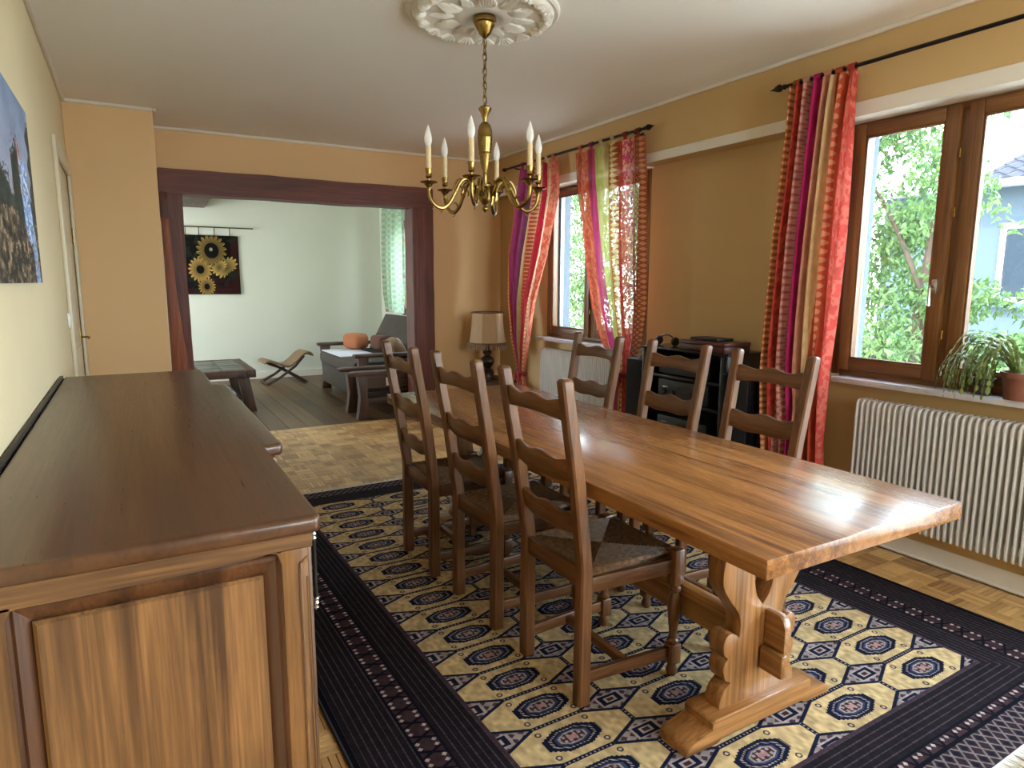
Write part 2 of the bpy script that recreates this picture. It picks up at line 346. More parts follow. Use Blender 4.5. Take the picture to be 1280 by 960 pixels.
# floor: parquet blocks as pieces, the hidden remainder as one sheet of blocks
flo = MB().box(-2.2, 3.55, -2.0, 10.1, -.2, -.012).obj('floor', MT['parquet'], None, 0, 'structure')
def block_mb(par, cx=0, cy=0, mb=None):
    mb = mb or MB(); g = .0009; fs = BLK/5
    for k in range(5):
        a0 = -BLK/2+k*fs+g; a1 = a0+fs-2*g; c = .0012
        x0, x1, y0, y1 = (a0, a1, -BLK/2+g, BLK/2-g) if par else (-BLK/2+g, BLK/2-g, a0, a1)
        x0 += cx; x1 += cx; y0 += cy; y1 += cy
        vs = [(x0, y0, -.012), (x1, y0, -.012), (x1, y1, -.012), (x0, y1, -.012), (x0, y0, -c), (x1, y0, -c), (x1, y1, -c), (x0, y1, -c), (x0+c, y0+c, 0), (x1-c, y0+c, 0), (x1-c, y1-c, 0), (x0+c, y1-c, 0)]
        mb.add(vs, [(0, 1, 5, 4), (1, 2, 6, 5), (2, 3, 7, 6), (3, 0, 4, 7), (4, 5, 9, 8), (5, 6, 10, 9), (6, 7, 11, 10), (7, 4, 8, 11), (8, 9, 10, 11)])
    return mb
BM = [block_mb(0).mesh('parquet_block', MT['parquet'], 0), block_mb(1).mesh('parquet_block', MT['parquet'], 0)]
rest = MB(); nblk = 0; NX0, NX1, NY0, NY1 = -3, 28, -15, 52
cand = []
for ix in range(NX0, NX1):
    for iy in range(NY0, NY1):
        x, y = (ix+.5)*BLK, (iy+.5)*BLK
        if x > XR-.01 or x < XL+.02 or y > 6.14 or (y > 5.48 and x < .25): continue
        far = y > 4.2 and .55 < x < 2.62 and x > .07*y+.3; right = 2.9 < x < 3.34 and .95 < y < 2.2
        if (far or right) and nblk < 298: cand.append((ix, iy)); nblk += 1
        else: block_mb((ix+iy) % 2, x, y, rest)
for ix, iy in cand:
    o = bpy.data.objects.new('parquet_block', BM[(ix+iy) % 2]); COL.objects.link(o); o.parent = flo; o.location = ((ix+.5)*BLK, (iy+.5)*BLK, 0)
rest.obj('parquet_blocks', MT['parquet'], flo, 0, 'stuff')
S1('trim_5', MB().box(.25, 2.6, 6.14, 6.27, -.012, .002, .001), MT['parquet'])
# lounge boards
bw = .17
for k in range(-8, 20):
    x0 = .02+k*bw; 
    if x0 > 3.3: continue
    y = 6.27 if .1 < x0 < 2.55 else 6.24
    x1 = min(x0+bw, 3.34)
    cut = 7.2+((k*37) % 11)*.2
    for y0, y1 in ((y, cut), (cut, 9.85)):
        o = MB().box(x0+.0015, x1-.0015, y0+.0015, y1-.0015, -.012, .0, .0012).obj('floor_board', MT['board'], flo, 0)

# rustic beam frame of the wide opening
bf = empty('beam_frame', (1.42, 6.08, 0), label='dark reddish-brown rustic beam frame around the wide opening to the lounge', cat='door frame')
def rough_beam(x0, x1, y0, y1, z0, z1, ax, amp=.006, seed=1):
    bm = bmesh.new(); bmesh.ops.create_cube(bm, size=1)
    for q in bm.verts: q.co = Vector(((x0+x1)/2+q.co.x*(x1-x0), (y0+y1)/2+q.co.y*(y1-y0), (z0+z1)/2+q.co.z*(z1-z0)))
    bmesh.ops.bevel(bm, geom=bm.edges[:], offset=.008, segments=2, affect='EDGES')
    ed = [e for e in bm.edges if abs((e.verts[0].co-e.verts[1].co)[ax]) > .3]
    bmesh.ops.subdivide_edges(bm, edges=ed, cuts=24, use_grid_fill=True); r = random.Random(seed)
    ph = [r.random()*6 for _ in range(6)]
    for q in bm.verts:
        t = q.co[ax]
        for j in range(3):
            if j != ax: q.co[j] += amp*(math.sin(t*5.3+ph[j])+.6*math.sin(t*13.1+ph[j+3])+.3*math.sin(t*29+ph[j]))*.6
    return MB().bm(bm)
bf_off = Matrix.Translation((-1.42, -6.08, 0))
def bfo(mb, name, mat, label=None):
    mb.v = [tuple(bf_off @ Vector(p)) for p in mb.v]; return mb.obj(name, mat, bf, 40, None, label)
bfo(rough_beam(.254, 2.582, 6.03, 6.25, 2.055, 2.244, 0, .004, 3), 'lintel_beam', MT['beamX'])
bfo(rough_beam(.30, .418, 6.035, 6.25, 0, 2.06, 2, .004, 5), 'post', MT['beamZ'])
bfo(rough_beam(2.37, 2.582, 6.03, 6.25, 0, 2.06, 2, .004, 9), 'post', MT['beamZ'])
pts = [(.256, 0), (.40, 0), (.395, .45), (.375, .75), (.36, .85), (.345, 1.05), (.328, 1.3), (.318, 1.6), (.31, 1.83), (.296, 1.85), (.256, 1.86)]
bfo(MB().prism(smooth_pts(pts, 3)[:-1]+[pts[-1]], 5.985, 6.05, 'xz', .012), 'split_log', MT['log'], 'orange-brown split log board on the frame')
bfo(MB().box(.256, .312, 6.03, 6.2, 1.84, 2.06, .006), 'corner_block', MT['beamZ'])

# ceiling rosette
ros = empty('ceiling_rosette', (1.465, 2.83, ZC), label='round white plaster rosette with leaf relief above the chandelier', cat='rosette')
prof = [(.345, 0), (.345, -.012), (.335, -.02), (.32, -.016), (.31, -.03), (.29, -.034), (.275, -.024), (.16, -.02), (.13, -.028), (.085, -.034), (.07, -.026), (.0005, -.03)]
seg = 96; vs = []; fs = []; k = len(prof)
for i in range(seg):
    a = 2*PI*i/seg
    for j, (r, z) in enumerate(prof):
        rr = r*(1+(.02*math.sin(a*16) if j in (4, 5) else 0)); zz = z-(.008*abs(math.sin(a*12)) if j in (4, 5, 6) else 0)
        vs.append((rr*math.cos(a), rr*math.sin(a), zz))
for i in range(seg):
    for j in range(k-1): fs.append((i*k+j, ((i+1) % seg)*k+j, ((i+1) % seg)*k+j+1, i*k+j+1))
MB().add(vs, fs).obj('disc', MT['rosette'], ros, 50)
def leaf_relief(L, wd, ribs):
    mb = MB()
    for s_ in range(-ribs, ribs+1):
        t = s_/max(ribs, 1); x1 = L*(1-.35*t*t); yy = wd*t
        path = [(0, yy*.35, 0), (L*.35, yy*.8, -.010), (x1*.75, yy, -.013), (x1, yy*.8, -.004)]
        mb.tube(smooth_pts(path, 3), [.004, .0065, .007, .0075, .008, .008, .008, .007, .006, .003], 6)
    return mb
pal = leaf_relief(.15, .035, 3).mesh('palmette', MT['rosette']); pal2 = leaf_relief(.055, .035, 2).mesh('scallop', MT['rosette'])
for i in range(12):
    a = 2*PI*(i+.3)/12; o = bpy.data.objects.new('palmette', pal); COL.objects.link(o); o.parent = ros; o.location = (.1*math.cos(a), .1*math.sin(a), -.018); o.rotation_euler = (0, 0, a)
    if i % 2: o.scale = (1, .6, .8)
for i in range(18):
    a = 2*PI*i/18; o = bpy.data.objects.new('scallop', pal2); COL.objects.link(o); o.parent = ros; o.location = (.255*math.cos(a), .255*math.sin(a), -.026); o.rotation_euler = (0, 0, a)

# ============================================================ WINDOWS
def window(name, y0, y1, z0, z1, mull, handle):
    """wood window in the right wall; mull = list of mullion centres"""
    r = empty(name, (XR+.02, (y0+y1)/2, z0), kind='structure'); O = Matrix.Translation((-XR-.02, -(y0+y1)/2, -z0))
    def put(mb, nm, mat, par=r, sm=35):
        mb.v = [tuple(O @ Vector(p)) for p in mb.v]; return mb.obj(nm, mat, par, sm)
    X0, X1 = XR-.005, XR+.065
    for nm, b, mt in (('jamb', (X0, X1, y0, y0+.045, z0, z1), 'frameZ'), ('jamb', (X0, X1, y1-.045, y1, z0, z1), 'frameZ'), ('frame_rail', (X0, X1, y0+.045, y1-.045, z1-.05, z1), 'frameY'), ('frame_rail', (X0, X1, y0+.045, y1-.045, z0, z0+.04), 'frameY')):
        put(MB().box(*b, .004), nm, MT[mt])
    edges = [y0+.045]
    for m in mull: put(MB().box(X0, X1, m-.03, m+.03, z0+.04, z1-.05, .004), 'mullion', MT['frameZ']); edges += [m-.018, m+.018]
    edges += [y1-.045]
    xa, xb = XR-.025, XR+.04
    for i in range(0, len(edges), 2):
        a, b = edges[i], edges[i+1]; zb, zt = z0+.03, z1-.035; sw = .062; x_s = xb
        for bx, mt in (((xa, x_s, a, a+sw, zb, zt), 'frameZ'), ((xa, x_s, b-sw, b, zb, zt), 'frameZ'), ((xa, x_s, a+sw, b-sw, zt-sw, zt), 'frameY'), ((xa, x_s, a+sw, b-sw, zb, zb+sw), 'frameY')):
            put(MB().box(*bx, .007), 'sash', MT[mt])
        g0, g1, h0, h1 = a+sw, b-sw, zb+sw, zt-sw
        put(MB().box(xa+.02, xa+.026, g0-.004, g1+.004, h0-.004, h1+.004), 'pane', MT['glass'], sm=0)
        for bx, mt in (((xa+.004, xa+.02, g0, g0+.01, h0, h1), 'frameZ'), ((xa+.004, xa+.02, g1-.01, g1, h0, h1), 'frameZ'), ((xa+.004, xa+.02, g0, g1, h1-.01, h1), 'frameY'), ((xa+.004, xa+.02, g0, g1, h0, h0+.01), 'frameY')):
            put(MB().box(*bx, .003), 'glazing_bead', MT[mt])
    for m in mull:
        for zz in (z0+.25, (z0+z1)/2+.15, z1-.25): put(MB().lathe([(.0005, zz-.02), (.006, zz-.02), (.006, zz+.02), (.0005, zz+.02)], 8, Matrix.Translation((xa-.004, m, 0))), 'hinge', MT['brass'])
    if handle:
        h = put(MB().box(xa-.012, xa, handle-.014, handle+.014, 1.35-.035, 1.35+.035, .005), 'handle', MT['silver'])
        put(MB().tube([(xa-.01, handle, 1.35), (xa-.045, handle, 1.352), (xa-.052, handle-.004, 1.34), (xa-.052, handle-.006, 1.26)], [.007, .007, .008, .009], 8), 'handle_grip', MT['silver'])
    return r
window('window_1', W1[0], W1[1], ZS, ZW, [4.485], None)
window('window_2', W2[0], W2[1], ZS, ZW, [1.70], 1.755)
window('window_3', W3[0], W3[1], .9, ZW, [8.27], None); window('added_window_5', *W5, .04, 2.19, [-.45], None); window('added_window_4', 6.35, 7.15, .9, ZW, [], None)  # the last two windows are out of view, added for extra daylight
def reveal(y0, y1, z0, z1):
    mb = MB()
    mb.box(XR+.07, 3.57, y1-.02, y1+.0, z0, z1).box(XR+.07, 3.57, y0, y0+.02, z0, z1).box(XR+.07, 3.60, y0-.03, y1+.03, z0-.035, z0-.001)
    return mb
S1('trim_6', reveal(*W1, ZS, ZW), MT['stucco']); S1('trim_7', reveal(*W2, ZS, ZW), MT['stucco']); S1('trim_8', reveal(*W3, .9, ZW), MT['stucco'])
for i, (y0, y1) in enumerate((W1, W2)):
    t = empty('shutter_rail', (3.46, y1-.036, ZS), label='grey blind guide rail outside the '+('far' if i == 0 else 'near')+' window', cat='rail')
    MB().box(-.02, .02, -.016, .0, .005, ZW-ZS, .003).box(-.006, .006, -.02, -.016, .005, ZW-ZS).obj('channel', MT['grey'], t)
# stone sills
for nm, (y0, y1), lb in (('window_sill', W1, 'pale stone window sill under the far window'), ('window_sill', W2, 'pale stone window sill under the near window with potted cactus')):
    o = MB().box(XB+.03, XR+.03, y0-.03, y1+.01 if y0 > 3 else y1-.08, ZS-.03, ZS, .005).obj(nm, MT['marble']); tag(o, lb, 'sill')
# radiators
def radiator(y0, y1, label, n, x0=3.215, dpt=.085):
    r = empty('radiator', (x0, y1, .165), label=label, cat='radiator')
    L = y1-y0; sp = L/n; z1 = .61
    fin = MB(); p = [(dpt, 0), (.016, 0), (.004, .006), (0, .02), (0, z1-.03), (.006, z1-.012), (.02, z1), (dpt, z1)]
    fin.prism(p, -.0055, .0055, 'xz', .003); fm = fin.mesh('fin', MT['rad'])
    for k in range(n):
        o = bpy.data.objects.new('fin', fm); COL.objects.link(o); o.parent = r; o.location = (0, -sp*(k+.5), 0)
    MB().box(.035, dpt+.005, -L, 0, .03, .07, .004).box(.035, dpt+.005, -L, 0, z1-.075, z1-.03, .004).obj('header_pipe', MT['rad'], r)
    MB().tube([(.06, -L+.05, .04), (.06, -L+.05, -.16)], .01, 8).tube([(.06, -L+.1, .04), (.06, -L+.1, -.16)], .01, 8).obj('feed_pipe', MT['rad'], r)
    for yb_ in (-.2, -L+.14): MB().box(dpt-.005, XR-x0-.002, yb_, yb_+.06, .1, .14).obj('bracket', MT['rad'], r)
    return r
radiator(.95, 2.045, 'white ribbed radiator under the near window with the plant', 39)
radiator(4.0, 5.10, 'white ribbed radiator under the far window behind the chairs', 40)

# curtain rods
def rod(y0, y1, label):
    r = empty('curtain_rod', (3.10, y1, 2.395), label=label, cat='curtain rod')
    MB().tube([(0, -(y1-y0), 0), (0, 0, 0)], .0095, 10).obj('rod', MT['iron'], r)
    for s_, yy in ((1, 0), (-1, -(y1-y0))):
        Mx = Matrix.Translation((0, yy, 0)) @ Matrix.Rotation(-s_*PI/2, 4, 'X')
        MB().lathe([(.0005, -.005), (.012, 0), (.014, .008), (.009, .014), (.012, .022), (.02, .036), (.018, .05), (.007, .075), (.0005, .1)], 12, Mx).obj('finial', MT['iron'], r)
    for yy in (-.12, -(y1-y0)+.12):
        MB().tube([(0, yy, 0), (.03, yy, -.012), (XB-3.10, yy, -.012)], .006, 8).lathe([(.0005, 0), (.016, 0), (.016, .006), (.0005, .006)], 10, Matrix.Translation((XB-3.106, yy, -.012)) @ Matrix.Rotation(PI/2, 4, 'Y')).obj('bracket', MT['iron'], r)
rod(.55, 2.50, 'black iron curtain rod with spear end over the near window'); rod(3.62, 5.52, 'black iron curtain rod over the far window')

# ============================================================ CURTAINS (striped ikat print)
def stripes(name, bands, seed):
    H, Wd = 1024, 512; a = np.zeros((H, Wd, 3)); yy, xx = np.mgrid[0:H, 0:Wd]; u = xx/Wd; vv = yy/H
    jit = (fbm(H, 8, 30, seed)[:, :1]-.5)*.006
    for (u0, u1, c, pat, c2) in bands:
        m = (u+jit >= u0) & (u+jit < u1); a[m] = c3(c); t = (u-u0)/(u1-u0)
        if pat == 'tri': k = (np.abs((vv*66) % 1-.5)*2 < (t*1.2)) & (t < .8)
        elif pat == 'dia': k = (np.abs((vv*60) % 1-.5)*2+np.abs((t*2) % 1-.5)*2 < .72) | (np.abs((vv*60+.5) % 1-.5)*2+np.abs((t*2+.5) % 1-.5)*2 < .5)
        elif pat == 'oval': k = ((((vv*54) % 1-.5)/.36)**2+((t-.45)/.3)**2 < 1)
        elif pat == 'zig': k = np.abs(((vv*58) % 1-.5)*.9) < np.abs(t-.5)
        elif pat == 'mot': k = fbm(H, Wd, 110, seed+5, 2) > .5
        elif pat == 'line': k = np.abs(t-.5) < .12
        else: k = np.zeros_like(m)
        if c2: a[m & k] = c3(c2)
    a *= (.9+.2*fbm(H, Wd, 60, seed+9, 2))[..., None]
    return a
def cloth_mat(name, arr, trans, transp):
    n, tx = imgmat(name, arr); tl = n.n('BsdfTranslucent'); n.l(tx.outputs[0], tl.inputs[0]); mx = n.n('MixShader'); mx.inputs[0].default_value = trans
    n.l(n.b.outputs[0], mx.inputs[1]); n.l(tl.outputs[0], mx.inputs[2]); tp = n.n('BsdfTransparent'); m2 = n.n('MixShader'); m2.inputs[0].default_value = transp
    n.l(mx.outputs[0], m2.inputs[1]); n.l(tp.outputs[0], m2.inputs[2]); n.l(m2.outputs[0], n.out.inputs[0]); return n.m
B_near = [(0, .09, '#b0663f', 'tri', '#e2a878'), (.09, .2, '#b23a35', 'mot', '#c4523f'), (.2, .38, '#c8988c', 'dia', '#b9615a'), (.38, .53, '#b52a68', '', '#000000'), (.53, .6, '#c98f74', '', ''), (.6, .72, '#d3b284', 'line', '#b98d5a'), (.72, .87, '#bd5238', 'oval', '#d08e6c'), (.87, 1.01, '#c04a42', 'mot', '#cc6a5a')]
B_left = [(0, .07, '#c25a35', 'tri', '#e9b080'), (.07, .28, '#a84280', '', ''), (.28, .36, '#8d5a86', '', ''), (.36, .5, '#b79a6c', '', ''), (.5, .6, '#c6664e', 'tri', '#f0c8a2'), (.6, .74, '#b52a40', '', ''), (.74, .9, '#cf8460', 'zig', '#f2d6b8'), (.9, 1.01, '#c25a48', 'mot', '#d08468')]
B_right = [(0, .2, '#be5038', 'mot', '#cc7456'), (.2, .34, '#b03c6a', '', ''), (.34, .5, '#b3b765', 'line', '#d0c48c'), (.5, .62, '#d9c690', 'zig', '#b05a38'), (.62, .76, '#b03438', 'mot', '#d2523f'), (.76, .86, '#d8a08a', 'mot', '#c44a6a'), (.86, 1.01, '#8f452c', 'dia', '#b87a50')]
CM = [cloth_mat('curtain_print_near', stripes('a', B_near, 1), .3, .02), cloth_mat('curtain_print_far_left', stripes('b', B_left, 2), .35, .04), cloth_mat('curtain_print_far_right', stripes('c', B_right, 3), .3, .14)]
def curtain(name, rows, mat, label, x=3.10, npl=5, amp=.03, group=None, tabs=6, nu=90, seed=0, tabmat=None):
    """rows: (z, y_left, y_right, amp_factor, x_offset, u-phase) from top to bottom; y_left > y_right as seen from the room"""
    r = random.Random(seed); nv = 60; zs = np.array([q[0] for q in rows]); P = np.array(rows, float)
    Z = np.linspace(zs[0], zs[-1], nv); f = lambda c: np.interp(-Z, -zs, P[:, c])
    yl, yr, am, xo = f(1), f(2), f(3), f(4); ph = [r.random()*6 for _ in range(4)]
    vs, uv, fs = [], [], []
    for i in range(nv):
        for j in range(nu):
            u = j/(nu-1); t = i/(nv-1)
            du = .03*math.sin(2*PI*u*2+ph[0]+t*2.5)*math.sin(PI*u)
            y = yl[i]+(yr[i]-yl[i])*(u+du*.8)
            xx = x+xo[i]+amp*am[i]*(math.sin(2*PI*npl*(u+.04*math.sin(t*3+ph[1]))+ph[2])+.35*math.sin(2*PI*npl*2.1*u+ph[3]+t*2))
            vs.append((xx, y, Z[i]+.012*math.sin(2*PI*npl*u)*(1-t)*(t < .08))); uv.append((u, 1-t))
    for i in range(nv-1):
        for j in range(nu-1): fs.append((i*nu+j, i*nu+j+1, (i+1)*nu+j+1, (i+1)*nu+j))
    o = uvmesh(name, vs, fs, uv, mat); tag(o, label, 'curtain', group)
    # fabric loops over the rod
    for k in range(tabs):
        u = (k+.5)/tabs; y = yl[0]+(yr[0]-yl[0])*u; a0 = [q/8*2*PI for q in range(9)]; hw = .02
        tv = [(x+.017*math.sin(a)*(1 if True else 0), y+s*hw, 2.395+.017*math.cos(a)-(0 if abs(a-PI) > .8 else 0)) for s in (-1, 1) for a in a0]
        tv += [(x, y-hw, zs[0]-.01), (x, y+hw, zs[0]-.01), (x, y-hw, 2.38), (x, y+hw, 2.38)]
        tf = [(q, q+1, 9+q+1, 9+q) for q in range(8)]+[(18, 19, 21, 20)]
        uvmesh('loop', tv, tf, [(min(.99, max(.01, u)), .95)]*len(tv), mat, o)
    return o
curtain('curtain', [(2.365, 2.455, 2.09, .8, 0, 0), (2.2, 2.455, 2.10, .9, 0, 0), (1.6, 2.49, 2.10, 1, -.01, 0), (.9, 2.50, 2.12, 1, -.02, 0), (.45, 2.48, 2.10, 1, -.02, 0), (.03, 2.48, 2.11, 1, -.02, 0)], CM[0], 'long striped red and magenta curtain hanging left of the near window', npl=7.5, amp=.045, seed=4, nu=140)
c_l = curtain('curtain', [(2.36, 5.28, 4.68, .8, 0, 0), (2.1, 5.36, 4.66, .9, 0, 0), (1.6, 5.47, 4.83, 1, 0, 0), (1.2, 5.45, 5.03, 1, 0, 0), (.85, 5.38, 5.12, .9, 0, 0), (.56, 5.29, 5.19, .5, 0, 0), (.5, 5.27, 5.20, .4, 0, 0), (.40, 5.29, 5.16, .7, 0, 0), (.12, 5.30, 5.10, .8, 0, 0)], CM[1], 'striped pink and orange curtain tied in a knot beside the lamp', npl=5, amp=.028, seed=6)
c_r = curtain('curtain', [(2.36, 4.42, 3.62, .7, 0, 0), (2.1, 4.40, 3.60, .8, 0, 0), (1.6, 4.30, 3.59, .9, 0, 0), (1.2, 4.18, 3.57, .9, 0, 0), (.95, 4.05, 3.60, .8, .0, 0), (.72, 3.88, 3.70, .5, 0, 0), (.66, 3.85, 3.72, .35, 0, 0), (.5, 3.90, 3.68, .7, 0, 0), (.12, 3.92, 3.66, .8, 0, 0)], CM[2], 'sheer striped red and lime curtain at right of the far window', npl=5, amp=.028, seed=8)
for o, y, z in ((c_l, 5.235, .53), (c_r, 3.785, .69)):
    mb = MB(); a = [2*PI*k/20 for k in range(21)]
    mb.tube([(3.10+.035*math.cos(t), y+.055*math.sin(t), z+.012*math.sin(2*t)) for t in a], .016, 8).tube([(3.06, y-.02, z), (3.05, y-.03, z-.03), (3.055, y-.025, z-.09)], [.02, .016, .005], 8).tube([(3.06, y+.02, z), (3.05, y+.025, z-.03), (3.055, y+.035, z-.08)], [.02, .014, .005], 8)
    kn = mb.obj('knot', plain('knot_cloth', '#9a2a33', .9, var=.2), o)
# lounge curtain: green-white check
H = Wd = 256; yy, xx = np.mgrid[0:512, 0:Wd]; A = np.zeros((512, Wd, 3)); A[:] = c3('#a3bb9c')
k = ((xx//18) % 2) ^ ((yy//14) % 2); A[k == 1] = c3('#bccdb4'); A[((xx//18) % 4 == 1) & ((yy//14) % 3 == 1)] = c3('#93b0ad'); A[(xx % 116 < 10) & (yy % 170 < 12)] = c3('#b9836f'); A[(xx % 60 < 5)] *= .9; A[(yy % 42 < 3)] *= .92; A[((xx+40) % 96 < 9) & ((yy+60) % 120 < 10)] = c3('#a0ab66')
curtain('curtain', [(2.36, 9.12, 8.30, .8, .0, 0), (1.6, 9.12, 8.30, 1, 0, 0), (1.2, 9.08, 8.31, 1, 0, 0), (.95, 9.02, 8.33, .8, 0, 0)], cloth_mat('check_curtain_print', A, .5, .05), 'light green checked curtain at the lounge window behind the sofa', x=3.14, npl=4, amp=.03, seed=11, tabs=6)
r_ = empty('curtain_rod', (3.14, 9.2, 2.395), label='dark curtain rod over the lounge window', cat='curtain rod'); MB().tube([(0, -1.6, 0), (0, 0, 0)], .009, 8).obj('rod', MT['iron'], r_); MB().tube([(0, -.05, 0), (.2, -.05, 0)], .006, 8).tube([(0, -1.5, 0), (.2, -1.5, 0)], .006, 8).obj('bracket', MT['iron'], r_)

# ============================================================ RUG
RX0, RX1, RY0, RY1 = .43, 2.925, .80, 4.25
def rug_image():
    st = .0016; xs = np.arange(RX0, RX1, st); ys = np.arange(RY0, RY1, st); X, Y = np.meshgrid(xs, ys); h, wd = X.shape
    navy, cream, mar, pale, grey, tan = c3('#15182a'), c3('#b39a70'), c3('#3d2629'), c3('#a89a94'), c3('#5d5256'), c3('#a08a70')
    A = np.zeros((h, wd, 3)); A[:] = c3('#1f1a1e')
    fx0, fx1, fy0, fy1 = .825, 2.545, 1.08, 4.0; cw, nrow = (fx1-fx0)/4, 17; ch = (fy1-fy0)/nrow
    dx = np.maximum(fx0-X, X-fx1); dy = np.maximum(fy0-Y, Y-fy1); T = np.maximum(dx, dy); along = np.where(dx > dy, Y, X)
    # border bands by distance from the field
    rel = T; ln = ((rel*1000) % 22 < 4.5); dots = (np.abs((along*1000) % 18-9) < 6)
    A[(T > 0)] = c3('#1d181c'); A[(T > 0) & ln] = grey*.7; A[(T > 0) & ln & ~dots] = c3('#352d33')
    sb0, sb1 = .135, .215
    band = (T > sb0) & (T < sb1); A[band] = c3('#35262a'); p = ((along*1000) % 74)/74-.5; q = (rel-(sb0+sb1)/2)/(sb1-sb0)
    star = (np.abs(np.abs(p)-np.abs(q)*.55) < .07) & (np.abs(q) < .45); A[band & star] = c3('#0d0d16')
    cor = (np.abs(np.abs(p)-.34) < .1) & (np.abs(np.abs(q)-.33) < .12); tip = np.abs(np.abs(p)-.34)+np.abs(np.abs(q)-.33) < .11
    A[band & cor] = mar; A[band & tip] = pale*.95; A[(np.abs(T-sb0) < .004) | (np.abs(T-sb1) < .004)] = c3('#0e0e18')
    # lattice panel at the two ends
    end = (Y < .905) | (Y > 4.13); lx = (X*1000 % 44)/44-.5; ly = ((Y-.8)*1000 % 52)/52-.5
    A[end] = c3('#2c1f26'); A[end & (np.abs(np.abs(lx)-.5+np.abs(ly)) < .10)] = pale*.62; A[end & (np.abs(lx)+np.abs(ly) < .22)] = c3('#141220')
    A[np.abs(Y-.905) < .006] = c3('#0d0d16'); A[np.abs(Y-4.13) < .006] = c3('#0d0d16')
    # field
    F = T <= 0; ix = np.floor((X-fx0)/cw); iy = np.floor((Y-fy0)/ch); u = X-fx0-(ix+.5)*cw; v = Y-fy0-(iy+.5)*ch; au, av = np.abs(u), np.abs(v); hw, hh = cw/2, ch/2
    du, dv = hw-au, hh-av                                     # distance from the cell corner
    loz = du/.128+dv/.055                                      # <1 : lozenge at the joints
    A[F] = cream*(.94+.12*fbm(h, wd, 90, 21, 2)[F][:, None])
    lz = F & (loz < 1); A[lz] = pale*.8; fl = (np.abs(((X-fx0+cw/2)*1000) % 36-18)+np.abs(((Y-fy0+ch/2)*1000) % 26-13)*1.3 < 14); A[lz & fl] = c3('#43303a')
    r2 = np.maximum(du/.05, dv/.028); A[lz & (r2 < 1)] = pale*.9; A[lz & (r2 < .8) & (r2 > .45)] = navy; A[lz & (r2 < .25)] = mar
    bd = F & (np.abs(loz-1)*.05 < .0055); A[bd] = navy; ed = F & (loz > 1) & ((dv < .0075) | (du < .0085)); A[ed] = navy
    dt = ed & ((np.abs((X*1000) % 15-7.5) < 3.2) & (dv < .0035) | (np.abs((Y*1000) % 14-7) < 3) & (du < .004)); A[dt] = pale*.75
    ser = .0035*np.sign(np.sin(X*1000*2*PI/13))*1.0
    g = np.maximum(np.maximum(au/.098, av/.050), (au/.098+av/.050)/1.42); g = g+ser*6*(g > .85)
    gm = F & (g < 1); A[gm] = navy; A[gm & (g < .80) & (g > .70) & (np.abs((X+Y)*1000 % 13-6.5) < 3.6)] = pale*.9
    A[gm & (g < .60)] = c3('#343a55'); A[gm & (g < .5)] = pale*.85; A[gm & (g < .42) & ((np.abs(u*1000) % 17 < 6) | (np.abs(v*1000) % 14 < 4))] = mar; A[gm & (g < .18)] = c3('#96706e')
    for sx_ in (-1, 1):
        for sy2 in (-1, 1):
            rr = np.hypot(u-sx_*.088, (v-sy2*.056)); A[F & (np.abs(rr-.008) < .0025)] = c3('#3a3440')
    A[F & (dx > -.012)] = c3('#3a2c34'); A[F & (dy > -.010)] = c3('#3a2c34')
    A *= (.86+.28*fbm(h, wd, 200, 31, 1))[..., None]
    A[(X < RX0+.02) | (X > RX1-.02)] = c3('#0c0c14')
    return A
rn, rtx = imgmat('rug_wool_weave', rug_image(), .95, .5, 900)
rn.set(spec=.04)
cx, cyr = (RX0+RX1)/2, (RY0+RY1)/2
RUG = empty('oriental_rug', (cx, cyr-.02, .001), math.radians(1.2), label='large dark bordered oriental rug with cream octagons under the table', cat='rug')
nx, ny = 24, 32; vs, uv, fs = [], [], []
for j in range(ny+1):
    for i in range(nx+1):
        x, y = i/nx, j/ny; vs.append(((x-.5)*(RX1-RX0), (y-.5)*(RY1-RY0), .009+.0008*math.sin(x*23+y*17))); uv.append((x, y))
for j in range(ny):
    for i in range(nx): fs.append((j*(nx+1)+i, j*(nx+1)+i+1, (j+1)*(nx+1)+i+1, (j+1)*(nx+1)+i))
uvmesh('pile', vs, fs, uv, rn.m, RUG)
hx, hy = (RX1-RX0)/2, (RY1-RY0)/2
MB().box(-hx, hx, -hy, hy, 0, .0075).obj('backing', MT['rugside'], RUG, 0)
for s_ in (-1, 1): MB().tube([(s_*hx, -hy, .006), (s_*hx, hy, .006)], .006, 6).obj('selvedge', MT['rugside'], RUG)
for s_ in (-1, 1):
    mb = MB(); r = random.Random(3+s_)
    for k in range(300):
        x = -hx+.01+(2*hx-.02)*k/299; L = .055+r.random()*.02; d = (r.random()-.5)*.03; y0 = s_*hy; wv = .0045
        mb.add([(x-wv, y0, .006), (x+wv, y0, .006), (x+d+wv, y0+s_*L, .002), (x+d-wv*.6, y0+s_*L, .002), (x+d*.5, y0+s_*L*.5, .009)], [(0, 1, 4), (1, 2, 4), (2, 3, 4), (3, 0, 4)])
    mb.obj('fringe', MT['fringe'], RUG, 0, 'stuff', 'off-white cotton fringe')

